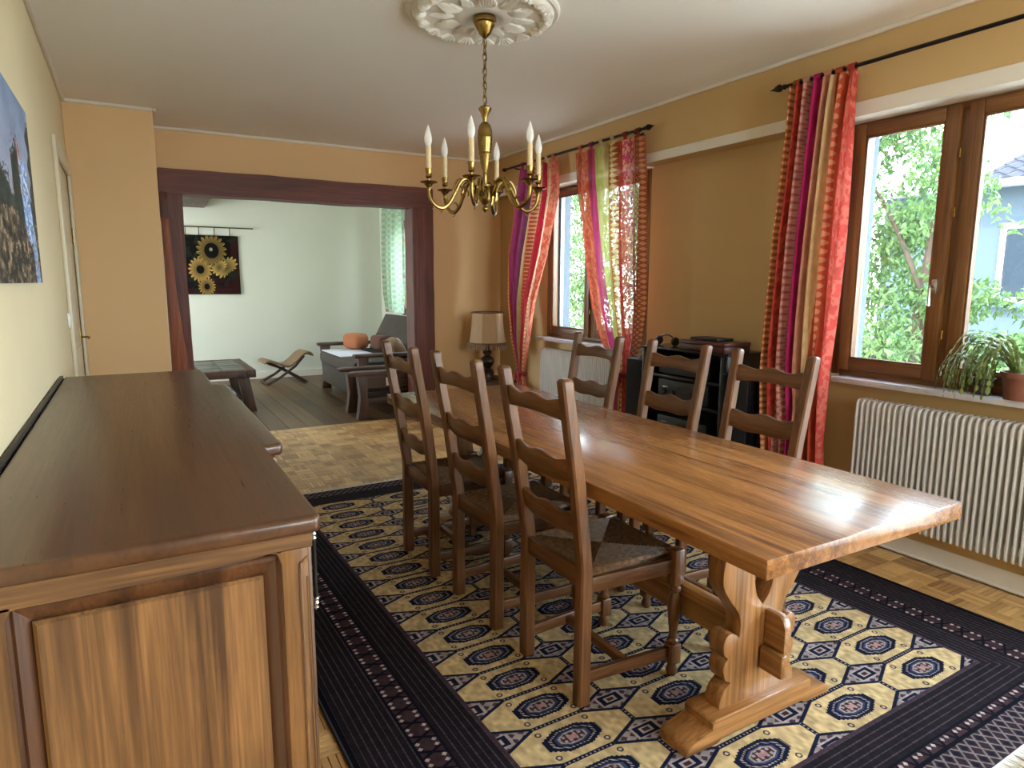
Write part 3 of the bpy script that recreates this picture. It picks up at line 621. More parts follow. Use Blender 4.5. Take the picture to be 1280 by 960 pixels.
# ============================================================ DINING TABLE
TX0, TX1, TY0, TY1, TZ = 1.212, 2.046, .945, 3.53, .74
ZR = .011                                                    # top of the rug
TB = empty('dining_table', ((TX0+TX1)/2, (TY0+TY1)/2, 0), label='long heavy wooden trestle dining table with thick polished top', cat='table')
TO = Matrix.Translation((-(TX0+TX1)/2, -(TY0+TY1)/2, 0))
def tput(mb, nm, mat, par=TB, sm=35):
    mb.v = [tuple(TO @ Vector(p)) for p in mb.v]; return mb.obj(nm, mat, par, sm)
tput(MB().box(TX0, TX1, TY0, TY1, .688, TZ, .006), 'table_top', MT['tabletop'])
half = [(.165, .088), (.166, .115), (.15, .15), (.124, .168), (.145, .18), (.158, .213), (.154, .235), (.142, .25), (.156, .265), (.162, .295), (.155, .318), (.138, .328), (.115, .322), (.097, .308)]
half2 = [(.097, .308), (.094, .35), (.108, .39), (.14, .43), (.168, .47), (.178, .505), (.172, .56), (.15, .60), (.16, .64), (.18, .66), (.18, .69)]
hp = smooth_pts(half, 4)+smooth_pts(half2, 5)[1:]
notch = smooth_pts([(.045, .69), (.046, .56), (.042, .48), (.03, .43), (.012, .405), (0, .392)], 4)
xc = 1.614
poly = [(xc+a, z) for a, z in hp]+[(xc+a, z) for a, z in notch]+[(xc-a, z) for a, z in notch[::-1][1:]]+[(xc-a, z) for a, z in hp[::-1]]
sl = [(-.323, ZR), (-.323, .02), (-.316, .035), (-.30, .045), (-.27, .052), (-.235, .06), (-.222, .064), (-.222, .085), (-.21, .094), (.21, .094), (.222, .085), (.222, .064), (.235, .06), (.27, .052), (.30, .045), (.316, .035), (.323, .02), (.323, ZR), (.20, ZR), (.18, .022), (-.18, .022), (-.20, ZR)]
for i, yf in enumerate((1.235, 3.14)):
    s_ = 1 if i == 0 else -1
    y_a, y_b = (yf+.03, yf+.09)
    tput(MB().prism(poly, y_a, y_b, 'xz', .006), 'trestle_board', MT['tableZ'])
    tput(MB().prism([(xc+a, z) for a, z in sl], yf, yf+.12, 'xz', .006), 'sledge_foot', MT['tableX'])
    tput(MB().box(xc-.30, xc+.30, yf+.015, yf+.105, .655, .688, .005), 'bearer', MT['tableX'])
    # through tenon and key
    ya, yb = (y_a-.075, y_a) if i == 0 else (y_b, y_b+.075)
    tput(MB().prism([(ya, .22), (yb, .22), (yb, .372), (ya+.025, .372), (ya+.008, .36), (ya, .335)] if i == 0 else [(ya, .22), (yb, .22), (yb, .335), (yb-.008, .36), (yb-.025, .372), (ya, .372)], xc+.012, xc+.042, 'yz', .004), 'tenon', MT['tableY'])
    tput(MB().box(xc-.008, xc+.02, ya-.01, yb-.004 if i == 0 else yb, .185, .26, .006), 'tenon_key', MT['tableY'])
tput(MB().box(xc-.022, xc+.022, 1.325, 3.17, .215, .325, .006), 'stretcher_beam', MT['tableY'])

# ============================================================ CHAIRS
def make_chair():
    c = empty('dining_chair')
    m = MT
    for s_ in (-1, 1):
        yb, yt = s_*.170, s_*.183; wpost = .021
        prof = [(0, 0), (0, .2), (.001, .40), (.0, .47), (-.012, .56), (-.038, .75), (-.068, .92), (-.092, 1.062)]
        pp = smooth_pts(prof, 4); mb = MB(); rings = []
        for x, z in pp:
            t = z/1.06; hw = (.024-.004*t) if z > .03 else .023; y = yb+(yt-yb)*max(0, (z-.45)/.61); b = .006
            rings.append([(x-hw+b, y-wpost, z), (x+hw-b, y-wpost, z), (x+hw, y-wpost+b, z), (x+hw, y+wpost-b, z), (x+hw-b, y+wpost, z), (x-hw+b, y+wpost, z), (x-hw, y+wpost-b, z), (x-hw, y-wpost+b, z)])
        x, z = pp[-1]; y = yt
        for sc, dz in ((.86, .006), (.55, .011)): rings.append([(x+(p[0]-x)*sc-dz*.15, y+(p[1]-y)*sc, z+dz) for p in rings[len(pp)-1]])
        vs = [p for r_ in rings for p in r_]; fs = [(i*8+j, i*8+(j+1) % 8, (i+1)*8+(j+1) % 8, (i+1)*8+j) for i in range(len(rings)-1) for j in range(8)]
        fs += [tuple(range(8))[::-1], tuple(range((len(rings)-1)*8, len(rings)*8))]
        mb.add(vs, fs).obj('rear_post', m['chairZ'], c, 30)
        # turned front leg
        yf = s_*.192; mb = MB(); b = .022
        mb.box(.37-b, .37+b, yf-b, yf+b, .335, .462, .006).box(.37-b, .37+b, yf-b, yf+b, .045, .118, .005)
        mb.lathe([(.0005, 0), (.015, 0), (.02, .01), (.021, .02), (.015, .034), (.014, .046)], 14, None, (.37, yf))
        mb.lathe([(.016, .117), (.021, .124), (.021, .131), (.015, .138), (.014, .16), (.019, .20), (.0225, .245), (.021, .275), (.015, .298), (.014, .304), (.021, .312), (.021, .322), (.016, .328), (.016, .336)], 14, None, (.37, yf))
        mb.obj('front_leg', m['chairZ'], c, 30)
    def zback(z): return np.interp(z, [0, .47, .56, .75, .92, 1.062], [0, 0, -.012, -.038, -.068, -.092])
    for zl, zh, w_ in ((.938, 1.002, .163), (.738, .812, .160), (.566, .636, .155)):
        N = 24; top, bot = [], []
        for i in range(N+1):
            s_ = i/N*2-1
            wv = .0065*math.cos(2*PI*s_)
            top.append((s_*w_, zh+wv)); bot.append((s_*w_, zl+(.010*math.cos(PI*s_/2) if zl > .9 else .005-.009*math.cos(PI*s_/2)+.003*math.cos(2*PI*s_))))
        mb = MB().prism(bot+top[::-1], -.008, .008, 'yz', .003)
        zm = (zl+zh)/2; sh = []
        for (x, y, z) in mb.v: sh.append((x+zback(z)-.010*(1-(y/w_)**2), y, z))
        mb.v = sh; mb.obj('back_slat', m['chairY'], c, 35)
    MB().box(-.012, .012, -.15, .15, .395, .458, .004).obj('rear_rail', m['chairY'], c)
    MB().box(.358, .382, -.172, .172, .375, .425, .004).obj('front_rail', m['chairY'], c)
    for s_ in (-1, 1):
        MB().prism([(.022, s_*.165-.011), (.352, s_*.186-.011), (.352, s_*.186+.011), (.022, s_*.165+.011)], .375, .426, 'xy', .003).obj('side_rail', m['chairX'], c)
        MB().prism([(.022, s_*.168-.010), (.350, s_*.190-.010), (.350, s_*.190+.010), (.022, s_*.168+.010)], .066, .108, 'xy', .003).obj('side_stretcher', m['chairX'], c)
    MB().box(.17, .195, -.17, .17, .072, .102, .003).obj('cross_stretcher', m['chairY'], c)
    # rush seat: cords laid in four wedges
    x0, x1, zt = .018, .385, .452; mb = MB(); n_ = 20; ctr = (x0+x1)/2
    def cord(p, q, r=.0062):
        p, q = Vector(p), Vector(q); d = (q-p).normalized(); sd = Vector((-d.y, d.x, 0))*r
        a = [p-sd+Vector((0, 0, -.006)), p+Vector((0, 0, .0035)), p+sd+Vector((0, 0, -.006)), q-sd+Vector((0, 0, -.006)), q+Vector((0, 0, .0035)), q+sd+Vector((0, 0, -.006))]
        mb.add(a, [(0, 1, 4, 3), (1, 2, 5, 4)])
    for k in range(n_):
        t = (k+.5)/n_; yk = lambda f: .168+.02*f
        for s_ in (-1, 1):
            # cords parallel to y (front & back wedges): from diagonal to diagonal
            xk = ctr+s_*(1-t)*(x1-x0)/2; h = (1-t)*yk((xk-x0)/(x1-x0)); zz = zt-.006*t
            cord((xk, -h, zz), (xk, h, zz))
            hh = (1-t)*(x1-x0)/2; cord((ctr-hh, s_*(1-t)*yk(.5)*.99-0, zz), (ctr+hh, s_*(1-t)*yk(.5)*1.03, zz))
    mb.box(x0, x1, -.165, .165, .424, .441).obj('seat', m['rush'], c, 0)
    return c
CH = make_chair(); CH2 = []
spots = [(1.178, 1.765, 0, 'wooden ladder-back chair with rush seat, nearest of three on the sideboard side'), (1.165, 2.32, .01, 'wooden ladder-back chair, middle of three on the sideboard side of the table'), (1.142, 2.875, -.01, 'wooden ladder-back chair on the sideboard side, nearest the lounge opening'),
         (2.17, 1.80, PI, 'wooden ladder-back chair across the table in front of the long curtain'), (2.17, 2.345, PI-.01, 'wooden ladder-back chair across the table in front of the stereo rack'), (2.13, 2.92, PI+.015, 'wooden ladder-back chair across the table in front of the far radiator')]
for i, (x, y, rz, lb) in enumerate(spots):
    o = CH if i == 0 else copy_tree(CH)
    o.location = (x, y, ZR); o.rotation_euler = (0, 0, rz); tag(o, lb, 'chair', 'ladder-back dining chairs round the table')

# ============================================================ SIDEBOARD
SB = empty('sideboard', (0, 1.215, 0), label='long brown wooden sideboard with breakfront top and panelled end', cat='sideboard')
SO = Matrix.Translation((0, -1.215, 0))
def sput(mb, nm, mat, par=SB, sm=35, label=None):
    mb.v = [tuple(SO @ Vector(p)) for p in mb.v]; return mb.obj(nm, mat, par, sm, None, label)
def arc(cx_, cy2, r, a0, a1, k=5): return [(cx_+r*math.cos(math.radians(a0+(a1-a0)*i/k)), cy2+r*math.sin(math.radians(a0+(a1-a0)*i/k))) for i in range(k+1)]
out = [(-.287, 1.212)]+arc(.265, 1.232, .02, -90, 0)+[(.285, 1.825)]+arc(.317, 1.845, .016, -90, 0)+[(.333, 3.03)]+arc(.317, 3.034, .016, 0, 90)+[(.285, 3.06)]+arc(.265, 3.60, .02, 0, 90)+[(-.287, 3.62)]
sput(MB().prism(out, .893, .926, 'xy', .010, seg=3), 'top', MT['sidetop'])
# carcass
sput(MB().box(-.28, .235, 1.268, 3.57, .10, .893), 'carcass', MT['sideZ'])
sput(MB().box(-.27, .24, 1.275, 3.56, .0, .10, .004), 'plinth', MT['sideY'])
yE, yI = 1.24, 1.272
# end panel: rails, stiles, recessed moulding, raised field
sput(MB().prism([(-.28, .893), (.27, .893), (.27, .858)]+[(.215, .858)]+arc(.19, .835, .023, 60, 90, 3)+[(.14, .852), (-.13, .846)]+arc(-.19, .835, .011, 90, 120, 3)+[(-.28, .845)], yE, yI, 'xz', .0), 'top_rail', MT['sideX'])
sput(MB().prism([(.212, .12), (.262, .12), (.262, .862), (.200, .862), (.206, .85), (.212, .83)], yE, yI, 'xz', .003), 'stile', MT['sideZ'])
sput(MB().prism([(-.28, .12), (-.208, .12), (-.208, .83), (-.20, .842), (-.195, .852), (-.28, .852)], yE, yI, 'xz', .003), 'stile', MT['sideZ'])
sput(MB().box(-.28, .262, yE, yI, .10, .17, .003), 'bottom_rail', MT['sideX'])
def frame_bar(x0, x1, z0, z1, inner, vert):   # sloping moulding between frame and field
    mb = MB()
    if vert: mb.add([(x0, yE+.008, z0), (x0, yE+.008, z1), (inner, yE+.022, z0), (inner, yE+.022, z1)], [(0, 1, 3, 2)])
    return mb
mo = MB(); a0, a1, b0, b1 = -.209, .213, .17, .852; i0, i1, j0, j1 = -.176, .181, .20, .812
for dy0, dy1, ins0, ins1 in ((.006, .012, 0, .006), (.012, .009, .006, .011), (.009, .025, .011, 1)):
    q0 = [(a0+(i0-a0)*ins0 if ins0 == 1 else a0+ins0, b0+ins0), None]
    def rect(s_): 
        if s_ == 1: return [(i0, j0), (i1, j0), (i1, j1), (i0, j1)]
        return [(a0+s_, b0+s_), (a1-s_, b0+s_), (a1-s_, b1-s_), (a0+s_, b1-s_)]
    A_, B_ = rect(ins0), rect(ins1)
    mo.add([(x, yE+dy0, z) for x, z in A_]+[(x, yE+dy1, z) for x, z in B_], [(k, (k+1) % 4, 4+(k+1) % 4, 4+k) for k in range(4)])
sput(mo, 'panel_moulding', wood('sideboard_moulding_wood', '#3d2416', '#6b4427', 'Z', .4), sm=20)
sput(MB().prism([(i0, j0), (i1, j0), (i1, j1), (i0, j1)], yE+.012, yI, 'xz', .006, seg=1), 'panel_field', MT['sideZ'])
# chamfered front corner with flute, doors, hinges
sput(MB().prism([(.262, yE), (.268, yE+.004), (.274, yE+.03), (.274, 1.29), (.235, 1.29), (.235, yE+.03)], .10, .893, 'xy', .002), 'corner_stile', MT['sideZ'])
sput(MB().tube(smooth_pts([(.2605, yE+.001, .84), (.249, yE-.001, .825), (.246, yE-.001, .80), (.246, yE-.001, .5), (.246, yE-.001, .16)], 4), .0035, 6).tube([(.2585, yE, .80), (.2585, yE, .16)], .002, 6), 'flute_bead', MT['sideZ'])
def sdoor(y0, y1, xf, knob):
    d = sput(MB().box(xf-.024, xf, y0, y1, .12, .80, .004), 'door', MT['sideZ'])
    sput(MB().prism([(y0+.06, .18), (y1-.06, .18), (y1-.06, .70), ((y0+y1)/2+.08, .735), ((y0+y1)/2, .75), ((y0+y1)/2-.08, .735), (y0+.06, .70)], xf-.002, xf+.010, 'yz', .006), 'door_panel', MT['sideZ'], d)
    sput(MB().lathe([(.0005, 0), (.018, 0), (.016, .003), (.006, .008), (.009, .018), (.013, .024), (.008, .03), (.0005, .031)], 12, Matrix.Translation((xf, knob, .5)) @ Matrix.Rotation(PI/2, 4, 'Y')), 'knob', MT['brass'], d)
for y0, y1, xf, kb in ((1.295, 1.835, .272, 1.79), (1.85, 2.435, .318, 2.40), (2.445, 3.03, .318, 2.48), (3.045, 3.56, .272, 3.09)):
    sput(MB().box(.2, xf-.024, y0-.006, y1+.006, .10, .893), 'bay', MT['sideZ']) if xf > .3 else None
    sdoor(y0, y1, xf, kb)
    dr = sput(MB().box(xf-.024, xf, y0, y1, .808, .885, .004), 'drawer', MT['sideY'])
    sput(MB().lathe([(.0005, 0), (.014, 0), (.006, .008), (.012, .022), (.0005, .028)], 12, Matrix.Translation((xf, (y0+y1)/2, .846)) @ Matrix.Rotation(PI/2, 4, 'Y')), 'knob', MT['brass'], dr)
for zc in (.80, .25):
    hg = sput(MB().tube([(.279, 1.268, zc-.062), (.279, 1.268, zc+.062)], .0042, 10), 'hinge', MT['iron'])
    for zz in (zc-.072, zc+.072):
        s_ = 1 if zz > zc else -1; fin = MB()
        fin.lathe([(.0045, zz-s_*.012), (.006, zz-s_*.009), (.0045, zz-s_*.005), (.0062, zz), (.0045, zz+s_*.005), (.0055, zz+s_*.009), (.0005, zz+s_*.016)], 10, None, (.279, 1.268))
        sput(fin, 'finial', MT['silver'], hg)
o = MB().box(-.302, -.288, 1.23, 3.60, .88, .934, .003).obj('back_strip', MT['iron']); o.parent = SB; o.matrix_parent_inverse = Matrix.Translation((0, -1.215, 0))

# ============================================================ LEFT WALL: painting, switch, door
def painting_img():
    h, wd = 330, 600; yy, xx = np.mgrid[0:h, 0:wd]; u = xx/wd; v = yy/h; A = np.zeros((h, wd, 3))
    n1, n2, n3 = fbm(h, wd, 9, 51), fbm(h, wd, 26, 52), fbm(h, wd, 60, 53, 3)
    def put(m, col, a=.5, n=n3): A[m] = (c3(col)*(1-a/2+a*n[..., None]))[m]
    A[:] = (c3('#7f93b4')*v[..., None]+c3('#b3a7b4')*(1-v[..., None]))*(.85+.3*n1[..., None])
    pk = .80-np.abs(u-.70)*2.0+.1*(n2-.5); put(v < pk, '#8d7480', .8); put((v < pk-.06) & (u > .70+.1*(n2-.5)), '#b88678', .7)
    pk2 = .70-np.abs(u-.25)*1.3+.1*(n2-.5); put(v < pk2, '#7c8199', .8)
    put(v < .40+.12*n2, '#343c38', 1.2)
    fall = (np.abs(u-.81-.02*np.sin(v*8)) < .075+.06*np.clip(.62-v, 0, 1)) & (v < .66); put(fall, '#7d9acb', .9, fbm(h, wd, 40, 55)); put(fall & (n3 > .58), '#c4d2e6', .4)
    lt = (u > .56) & (u < .70) & (v < .72-.6*np.abs(u-.66)+.2*(n3-.5)); put(lt, '#2b302b', 1.3)
    put((u < .5) & (v < .62-.4*np.abs(u-.2)+.25*(n3-.5)), '#2c332c', 1.3)
    rt_ = (u > .925-.02*np.sin(v*40)) & (v < .93+.1*(n3-.5)); put(rt_, '#3a3630', 1.3)
    rk = (v < .34-.55*np.clip(u-.62, 0, 1)+.14*(n2-.5)) & (u < .86); put(rk, '#4f4233', 1.5); put(rk & (n2 > .6), '#86715a', .9); put(rk & (n2 < .4), '#26211b', .5)
    st = (u > .84+.1*(.3-v)) & (u < .97-.12*v) & (v < .3); put(st, '#8fa0c2', .8)
    put((u > .93) & (v > .1) & (v < .34) & (n2 > .5), '#8a7458', .8)
    return A
pn, _ = imgmat('landscape_canvas_paint', painting_img(), .6)
PT = empty('canvas_painting', (XL, 2.5, 1.353), label='unframed canvas painting of a mountain waterfall on the left wall', cat='painting')
y0, y1, zh = -.62, .585, .612
uvmesh('canvas', [(.022, y0, 0), (.022, y1, 0), (.022, y1, zh), (.022, y0, zh)], [(0, 1, 2, 3)], [(0, 0), (1, 0), (1, 1), (0, 1)], pn.m, PT, False)
MB().box(.001, .0215, y0, y1, 0, zh).obj('stretcher_frame', plain('canvas_edge', '#7b8494', .8), PT, 0)
sw = empty('light_switch', (XL, 4.40, 1.145), label='white plastic light switch beside the door on left wall', cat='switch')
MB().box(0, .009, -.04, .04, -.04, .04, .003).obj('plate', MT['plug'], sw); MB().box(.008, .014, -.024, .024, -.026, .026, .003).obj('rocker', MT['plug'], sw)
dr = empty('door_1', (XL, 5.0, 0), kind='structure')
for b in ((0, .02, -.57, -.47, 0, 2.14), (0, .02, .40, .49, 0, 2.14), (0, .02, -.47, .40, 2.05, 2.14)): MB().box(*b, .006).obj('casing', MT['door'], dr)
lf = MB().box(-.05, -.004, -.498, .458, .002, 2.058, .003).obj('leaf', MT['door'], dr)
for z0, z1 in ((.2, .95), (1.1, 1.9)):
    MB().prism([(-.34, z0), (.27, z0), (.27, z1), (-.34, z1)], -.01, .004, 'yz', .008).obj('panel', MT['door'], lf)
hd = MB().box(-.009, -.001, .31, .345, .86, 1.06, .004).obj('handle', MT['brass'], lf)
MB().tube([(-.002, .328, .985), (.04, .328, .985), (.047, .315, .985), (.047, .22, .985)], .007, 8).obj('lever', MT['brass'], hd)
MB().tube([(.004, .405, 1.6), (.004, .405, 1.7)], .008, 8).obj('hinge', MT['brass'], dr)

# ============================================================ CHANDELIER
CX, CYc = 1.464, 2.812
CD = empty('chandelier', (CX, CYc, ZC), label='six-arm brass chandelier with candle bulbs hanging over the table', cat='chandelier')
CO = Matrix.Translation((0, 0, -ZC))
def cput(mb, nm, mat, par=CD, sm=40, label=None):
    mb.v = [tuple(CO @ Vector(p)) for p in mb.v]; return mb.obj(nm, mat, par, sm, None, label)
cput(MB().lathe([(.0005, 2.532), (.05, 2.532), (.054, 2.52), (.052, 2.508), (.046, 2.504), (.046, 2.498), (.034, 2.48), (.026, 2.462), (.012, 2.447), (.006, 2.44), (.0005, 2.438)], 24), 'canopy', MT['brass'])
zt = 2.438; nl = 9; dz = (zt-2.165)/nl
for k in range(nl):
    zc = zt-dz*(k+.5); hl = dz*.5+.005; a = PI/2*(k % 2)
    pth = [(.0085*math.cos(t)*math.cos(a), .0085*math.cos(t)*math.sin(a), zc+hl*math.copysign(abs(math.sin(t))**.7, math.sin(t))) for t in [2*PI*q/14 for q in range(15)]]
    cput(MB().tube(pth, .0028, 6, False), 'chain_link', MT['brass'])
cput(MB().tube([(.006*math.sin(t*9), .006*math.cos(t*9), zt-(zt-2.16)*t) for t in [q/24 for q in range(25)]], .002, 5), 'cable', MT['iron'])
body = [(.0005, 2.172), (.006, 2.17), (.007, 2.158), (.022, 2.152), (.03, 2.144), (.028, 2.136), (.018, 2.12), (.011, 2.10), (.009, 2.085), (.016, 2.082), (.026, 2.07), (.033, 2.045), (.0335, 2.02), (.035, 2.017), (.033, 2.012), (.0325, 1.985), (.027, 1.952), (.029, 1.949), (.026, 1.943), (.02, 1.90), (.012, 1.872), (.009, 1.862), (.012, 1.857), (.009, 1.85), (.009, 1.812), (.02, 1.808), (.05, 1.803), (.05, 1.795), (.036, 1.79), (.03, 1.77), (.027, 1.758), (.030, 1.75), (.030, 1.742), (.018, 1.727), (.009, 1.718), (.007, 1.712), (.013, 1.704), (.013, 1.697), (.006, 1.688), (.0005, 1.682)]
cput(MB().lathe(body, 24), 'column', MT['brass'])
arm_p = smooth_pts([(.03, 1.79), (.036, 1.765), (.05, 1.775), (.068, 1.81), (.09, 1.828), (.115, 1.815), (.14, 1.77), (.165, 1.725), (.195, 1.698), (.225, 1.70), (.25, 1.722), (.262, 1.75), (.265, 1.772)], 4)
mb = MB(); mb.tube([(r, 0, z) for r, z in arm_p], .0085, 8)
mb.tube([(r, 0, z) for r, z in smooth_pts([(.10, 1.825), (.125, 1.828), (.145, 1.80), (.152, 1.775), (.142, 1.762)], 4)], [.005]*8+[.0045]*4+[.004]*5, 6)
mb.tube([(r, 0, z) for r, z in smooth_pts([(.175, 1.712), (.185, 1.735), (.2, 1.74), (.205, 1.73)], 4)], [.0045]*8+[.003]*5, 6)
mb.tube([(r, 0, z) for r, z in smooth_pts([(.195, 1.70), (.2, 1.685), (.212, 1.675)], 4)], [.0045]*4+[.002]*5, 6)
mb.tube([(r, 0, z) for r, z in smooth_pts([(.125, 1.80), (.112, 1.79), (.105, 1.775), (.112, 1.765)], 4)], [.0045]*8+[.003]*5, 6)
mb.lathe([(.008, -.008), (.0085, 0), (.008, .008)], 8, Matrix.Translation((.14, 0, 1.77)))
mb.lathe([(.009, 1.768), (.010, 1.774), (.012, 1.785), (.020, 1.795), (.023, 1.80)], 14, None, (.265, 0)).lathe([(.006, 1.798), (.036, 1.803), (.04, 1.807), (.036, 1.809), (.006, 1.806)], 18, None, (.265, 0)).lathe([(.006, 1.806), (.0065, 1.822), (.013, 1.826), (.015, 1.83), (.013, 1.835), (.0135, 1.85), (.016, 1.858), (.016, 1.864), (.0125, 1.866), (.0005, 1.866)], 14, None, (.265, 0))
mb.v = [tuple(CO @ Vector(p)) for p in mb.v]; am = mb.mesh('arm', MT['brass'], 40)
cm = MB().lathe([(.0005, 1.864), (.0125, 1.864), (.0125, 1.955), (.0118, 1.96), (.0005, 1.96)], 14, None, (.265, 0)); cm.v = [tuple(CO @ Vector(p)) for p in cm.v]; cm = cm.mesh('candle_sleeve', MT['candle'])
bmh = MB().lathe([(.0075, 1.956), (.012, 1.966), (.0165, 1.98), (.0175, 1.992), (.015, 2.008), (.0095, 2.028), (.004, 2.044), (.0005, 2.052)], 16, None, (.265, 0)); bmh.v = [tuple(CO @ Vector(p)) for p in bmh.v]; bmh = bmh.mesh('bulb', MT['bulb'])
for k in range(6):
    a = math.radians(-10+60*k)
    o = bpy.data.objects.new('arm', am); COL.objects.link(o); o.parent = CD; o.rotation_euler = (0, 0, a)
    for nm, me in (('candle_sleeve', cm), ('bulb', bmh)):
        q = bpy.data.objects.new(nm, me); COL.objects.link(q); q.parent = o
# drooping leaves under the ring
lm = MB().tube([(r, 0, z) for r, z in smooth_pts([(.045, 1.80), (.052, 1.775), (.05, 1.74), (.042, 1.72)], 4)], [.004, .005, .006, .007, .008, .008, .007, .006, .006, .005, .004, .003, .002], 6); lm.v = [tuple(CO @ Vector(p)) for p in lm.v]; lm = lm.mesh('leaf_scroll', MT['brass'])
for k in range(6):
    o = bpy.data.objects.new('leaf_scroll', lm); COL.objects.link(o); o.parent = CD; o.rotation_euler = (0, 0, math.radians(20+60*k))

# ============================================================ CORNER LAMP ON SIDE TABLE
LX, LY, LZ = 3.00, 5.72, .42
t = empty('side_table', (LX, LY, 0), label='small dark wooden side table in the corner under the lamp', cat='side table')
MB().box(-.22, .22, -.22, .22, LZ-.03, LZ, .006).obj('table_top', MT['rustX'], t); MB().box(-.19, .19, -.19, .19, LZ-.09, LZ-.03, .003).obj('apron', MT['rustX'], t)
for a in (-1, 1):
    for b in (-1, 1): MB().box(a*.18-.02, a*.18+.02, b*.18-.02, b*.18+.02, 0, LZ-.03, .004).obj('leg', MT['rustZ'], t)
t = empty('table_lamp', (LX, LY, LZ), label='fringed cream fabric table lamp on turned dark wood base', cat='lamp')
MB().lathe([(.0005, 0), (.085, 0), (.085, .015), (.07, .025), (.062, .05), (.066, .075), (.05, .095), (.03, .11), (.034, .12), (.062, .15), (.072, .18), (.06, .21), (.034, .23), (.028, .24), (.04, .25), (.046, .268), (.036, .285), (.018, .30), (.014, .36), (.0005, .36)], 24).obj('base', plain('dark_turned_wood', '#2a1712', .3, var=.2), t)
MB().tube([(0, 0, .35), (0, 0, .62)], .006, 8).obj('stem', MT['brass'], t)
sh = MB(); seg = 40; pr = [(.185, .355), (.176, .40), (.163, .50), (.156, .60), (.158, .655)]; vs = []; fs = []
for i in range(seg):
    a = 2*PI*i/seg; sc = .965 if i % 5 else 1.02
    for r, z in pr: vs.append((r*sc*math.cos(a), r*sc*math.sin(a), z))
for i in range(seg):
    for j in range(4): fs.append((i*5+j, ((i+1) % seg)*5+j, ((i+1) % seg)*5+j+1, i*5+j+1))
s_o = sh.add(vs, fs).obj('lamp_shade', MT['shade'], t, 25)
a = [2*PI*k/40 for k in range(41)]
MB().tube([(.156*math.cos(q), .156*math.sin(q), .655) for q in a], .006, 6).obj('trim_band', plain('dark_braid', '#6b5140', .8), s_o); MB().tube([(.183*math.cos(q), .183*math.sin(q), .362) for q in a], .007, 6).obj('trim_band', plain('dark_braid', '#6b5140', .8), s_o)
mb = MB()
for k in range(46):
    q = 2*PI*k/46; mb.tube([(.186*math.cos(q), .186*math.sin(q), .36), (.189*math.cos(q), .189*math.sin(q), .335), (.188*math.cos(q), .188*math.sin(q), .302)], [.003, .007, .008], 5)
mb.obj('fringe', plain('tassel_thread', '#a08468', .9, var=.3, vs=60), s_o, 40, 'stuff')

# ============================================================ STEREO
t = empty('stereo_rack', (3.12, 3.04, 0), label='black open stereo rack between the two windows', cat='rack')
for s_ in (-1, 1): MB().box(-.17, .18, s_*.34-.012, s_*.34+.012, 0, .94, .003).obj('side_panel', MT['black'], t)
for z in (.06, .38, .60, .76): MB().box(-.165, .18, -.328, .328, z, z+.018, .002).obj('shelf', MT['black'], t)
MB().box(-.175, .185, -.355, .355, .94, .955, .003).obj('top_panel', MT['black'], t); MB().box(.168, .178, -.328, .328, .08, .94).obj('back_panel', MT['matblack'], t)
def hifi(name, z, h, label, knobs, group=None):
    u = empty(name, (3.12, 3.04, z), label=label, cat='hi-fi')
    MB().box(-.145, .15, -.215, .215, .008, h, .004).obj('case', MT['matblack'], u)
    for a in (-1, 1):
        for b in (-1, 1): MB().lathe([(.0005, 0), (.014, 0), (.014, .009), (.0005, .009)], 8, Matrix.Translation((a*.11, b*.17, 0))).obj('foot', MT['matblack'], u)
    for y, zz, r in knobs: MB().lathe([(.0005, 0), (r, 0), (r*.9, .018), (.0005, .019)], 16, Matrix.Translation((-.144, y, zz)) @ Matrix.Rotation(-PI/2, 4, 'Y')).obj('knob', MT['black'], u)
    MB().box(-.148, -.144, -.19, .03, h*.55, h*.72).obj('display', plain('smoked_display', '#20262c', .1), u)
    MB().box(-.149, -.144, .12, .17, h*.6, h*.66, .001).obj('button', MT['silver'], u)
hifi('cd_player', .778, .095, 'thin black hi-fi unit on the top shelf of the rack', [])
hifi('amplifier', .618, .128, 'black amplifier with round knobs on the second shelf of the rack', [(.15, .05, .018), (.07, .05, .014), (-.12, .055, .032)])
hifi('cassette_deck', .398, .11, 'black hi-fi unit on the third shelf of the rack', [(.14, .05, .012)])
def speaker(y0, y1, h, label):
    u = empty('loudspeaker', (3.12, (y0+y1)/2, 0), label=label, cat='speaker'); hw = (y1-y0)/2
    MB().box(-.12, .15, -hw, hw, 0, h, .004).obj('cabinet', MT['black'], u)
    MB().box(-.138, -.12, -hw+.006, hw-.006, .03, h-.012, .008).obj('grille_cloth', MT['clothblack'], u)
speaker(3.42, 3.60, .855, 'tall black loudspeaker under the sheer curtain of the far window'); speaker(2.53, 2.678, .855, 'tall black loudspeaker beside the long curtain of near window')
t = empty('wooden_box', (3.1, 2.91, .955), label='reddish-brown wooden box on top of the stereo rack', cat='box')
MB().box(-.11, .11, -.185, .185, 0, .035, .003).obj('body', MT['redwood'], t); MB().box(-.113, .113, -.188, .188, .037, .058, .004).obj('lid', MT['redwood'], t)
o = MB().box(-.07, .07, -.11, .11, 0, .018, .004).obj('remote_tray', MT['matblack']); o.location = (3.1, 2.93, 1.013); tag(o, 'slim black case lying on the reddish-brown box', 'case')
u = empty('headphones', (3.06, 3.28, .955), 0, label='black headphones lying on the stereo rack near the far speaker', cat='headphones')
MB().tube([(0, .075*math.cos(q), .02+.05*math.sin(q)) for q in [PI*k/14 for k in range(15)]], .005, 6).obj('headband', MT['matblack'], u)
for s_ in (-1, 1): MB().lathe([(.0005, -.012), (.026, -.012), (.03, 0), (.026, .012), (.0005, .012)], 14, Matrix.Translation((0, s_*.075, .03)) @ Matrix.Rotation(PI/2, 4, 'X')).obj('ear_cup', MT['matblack'], u)

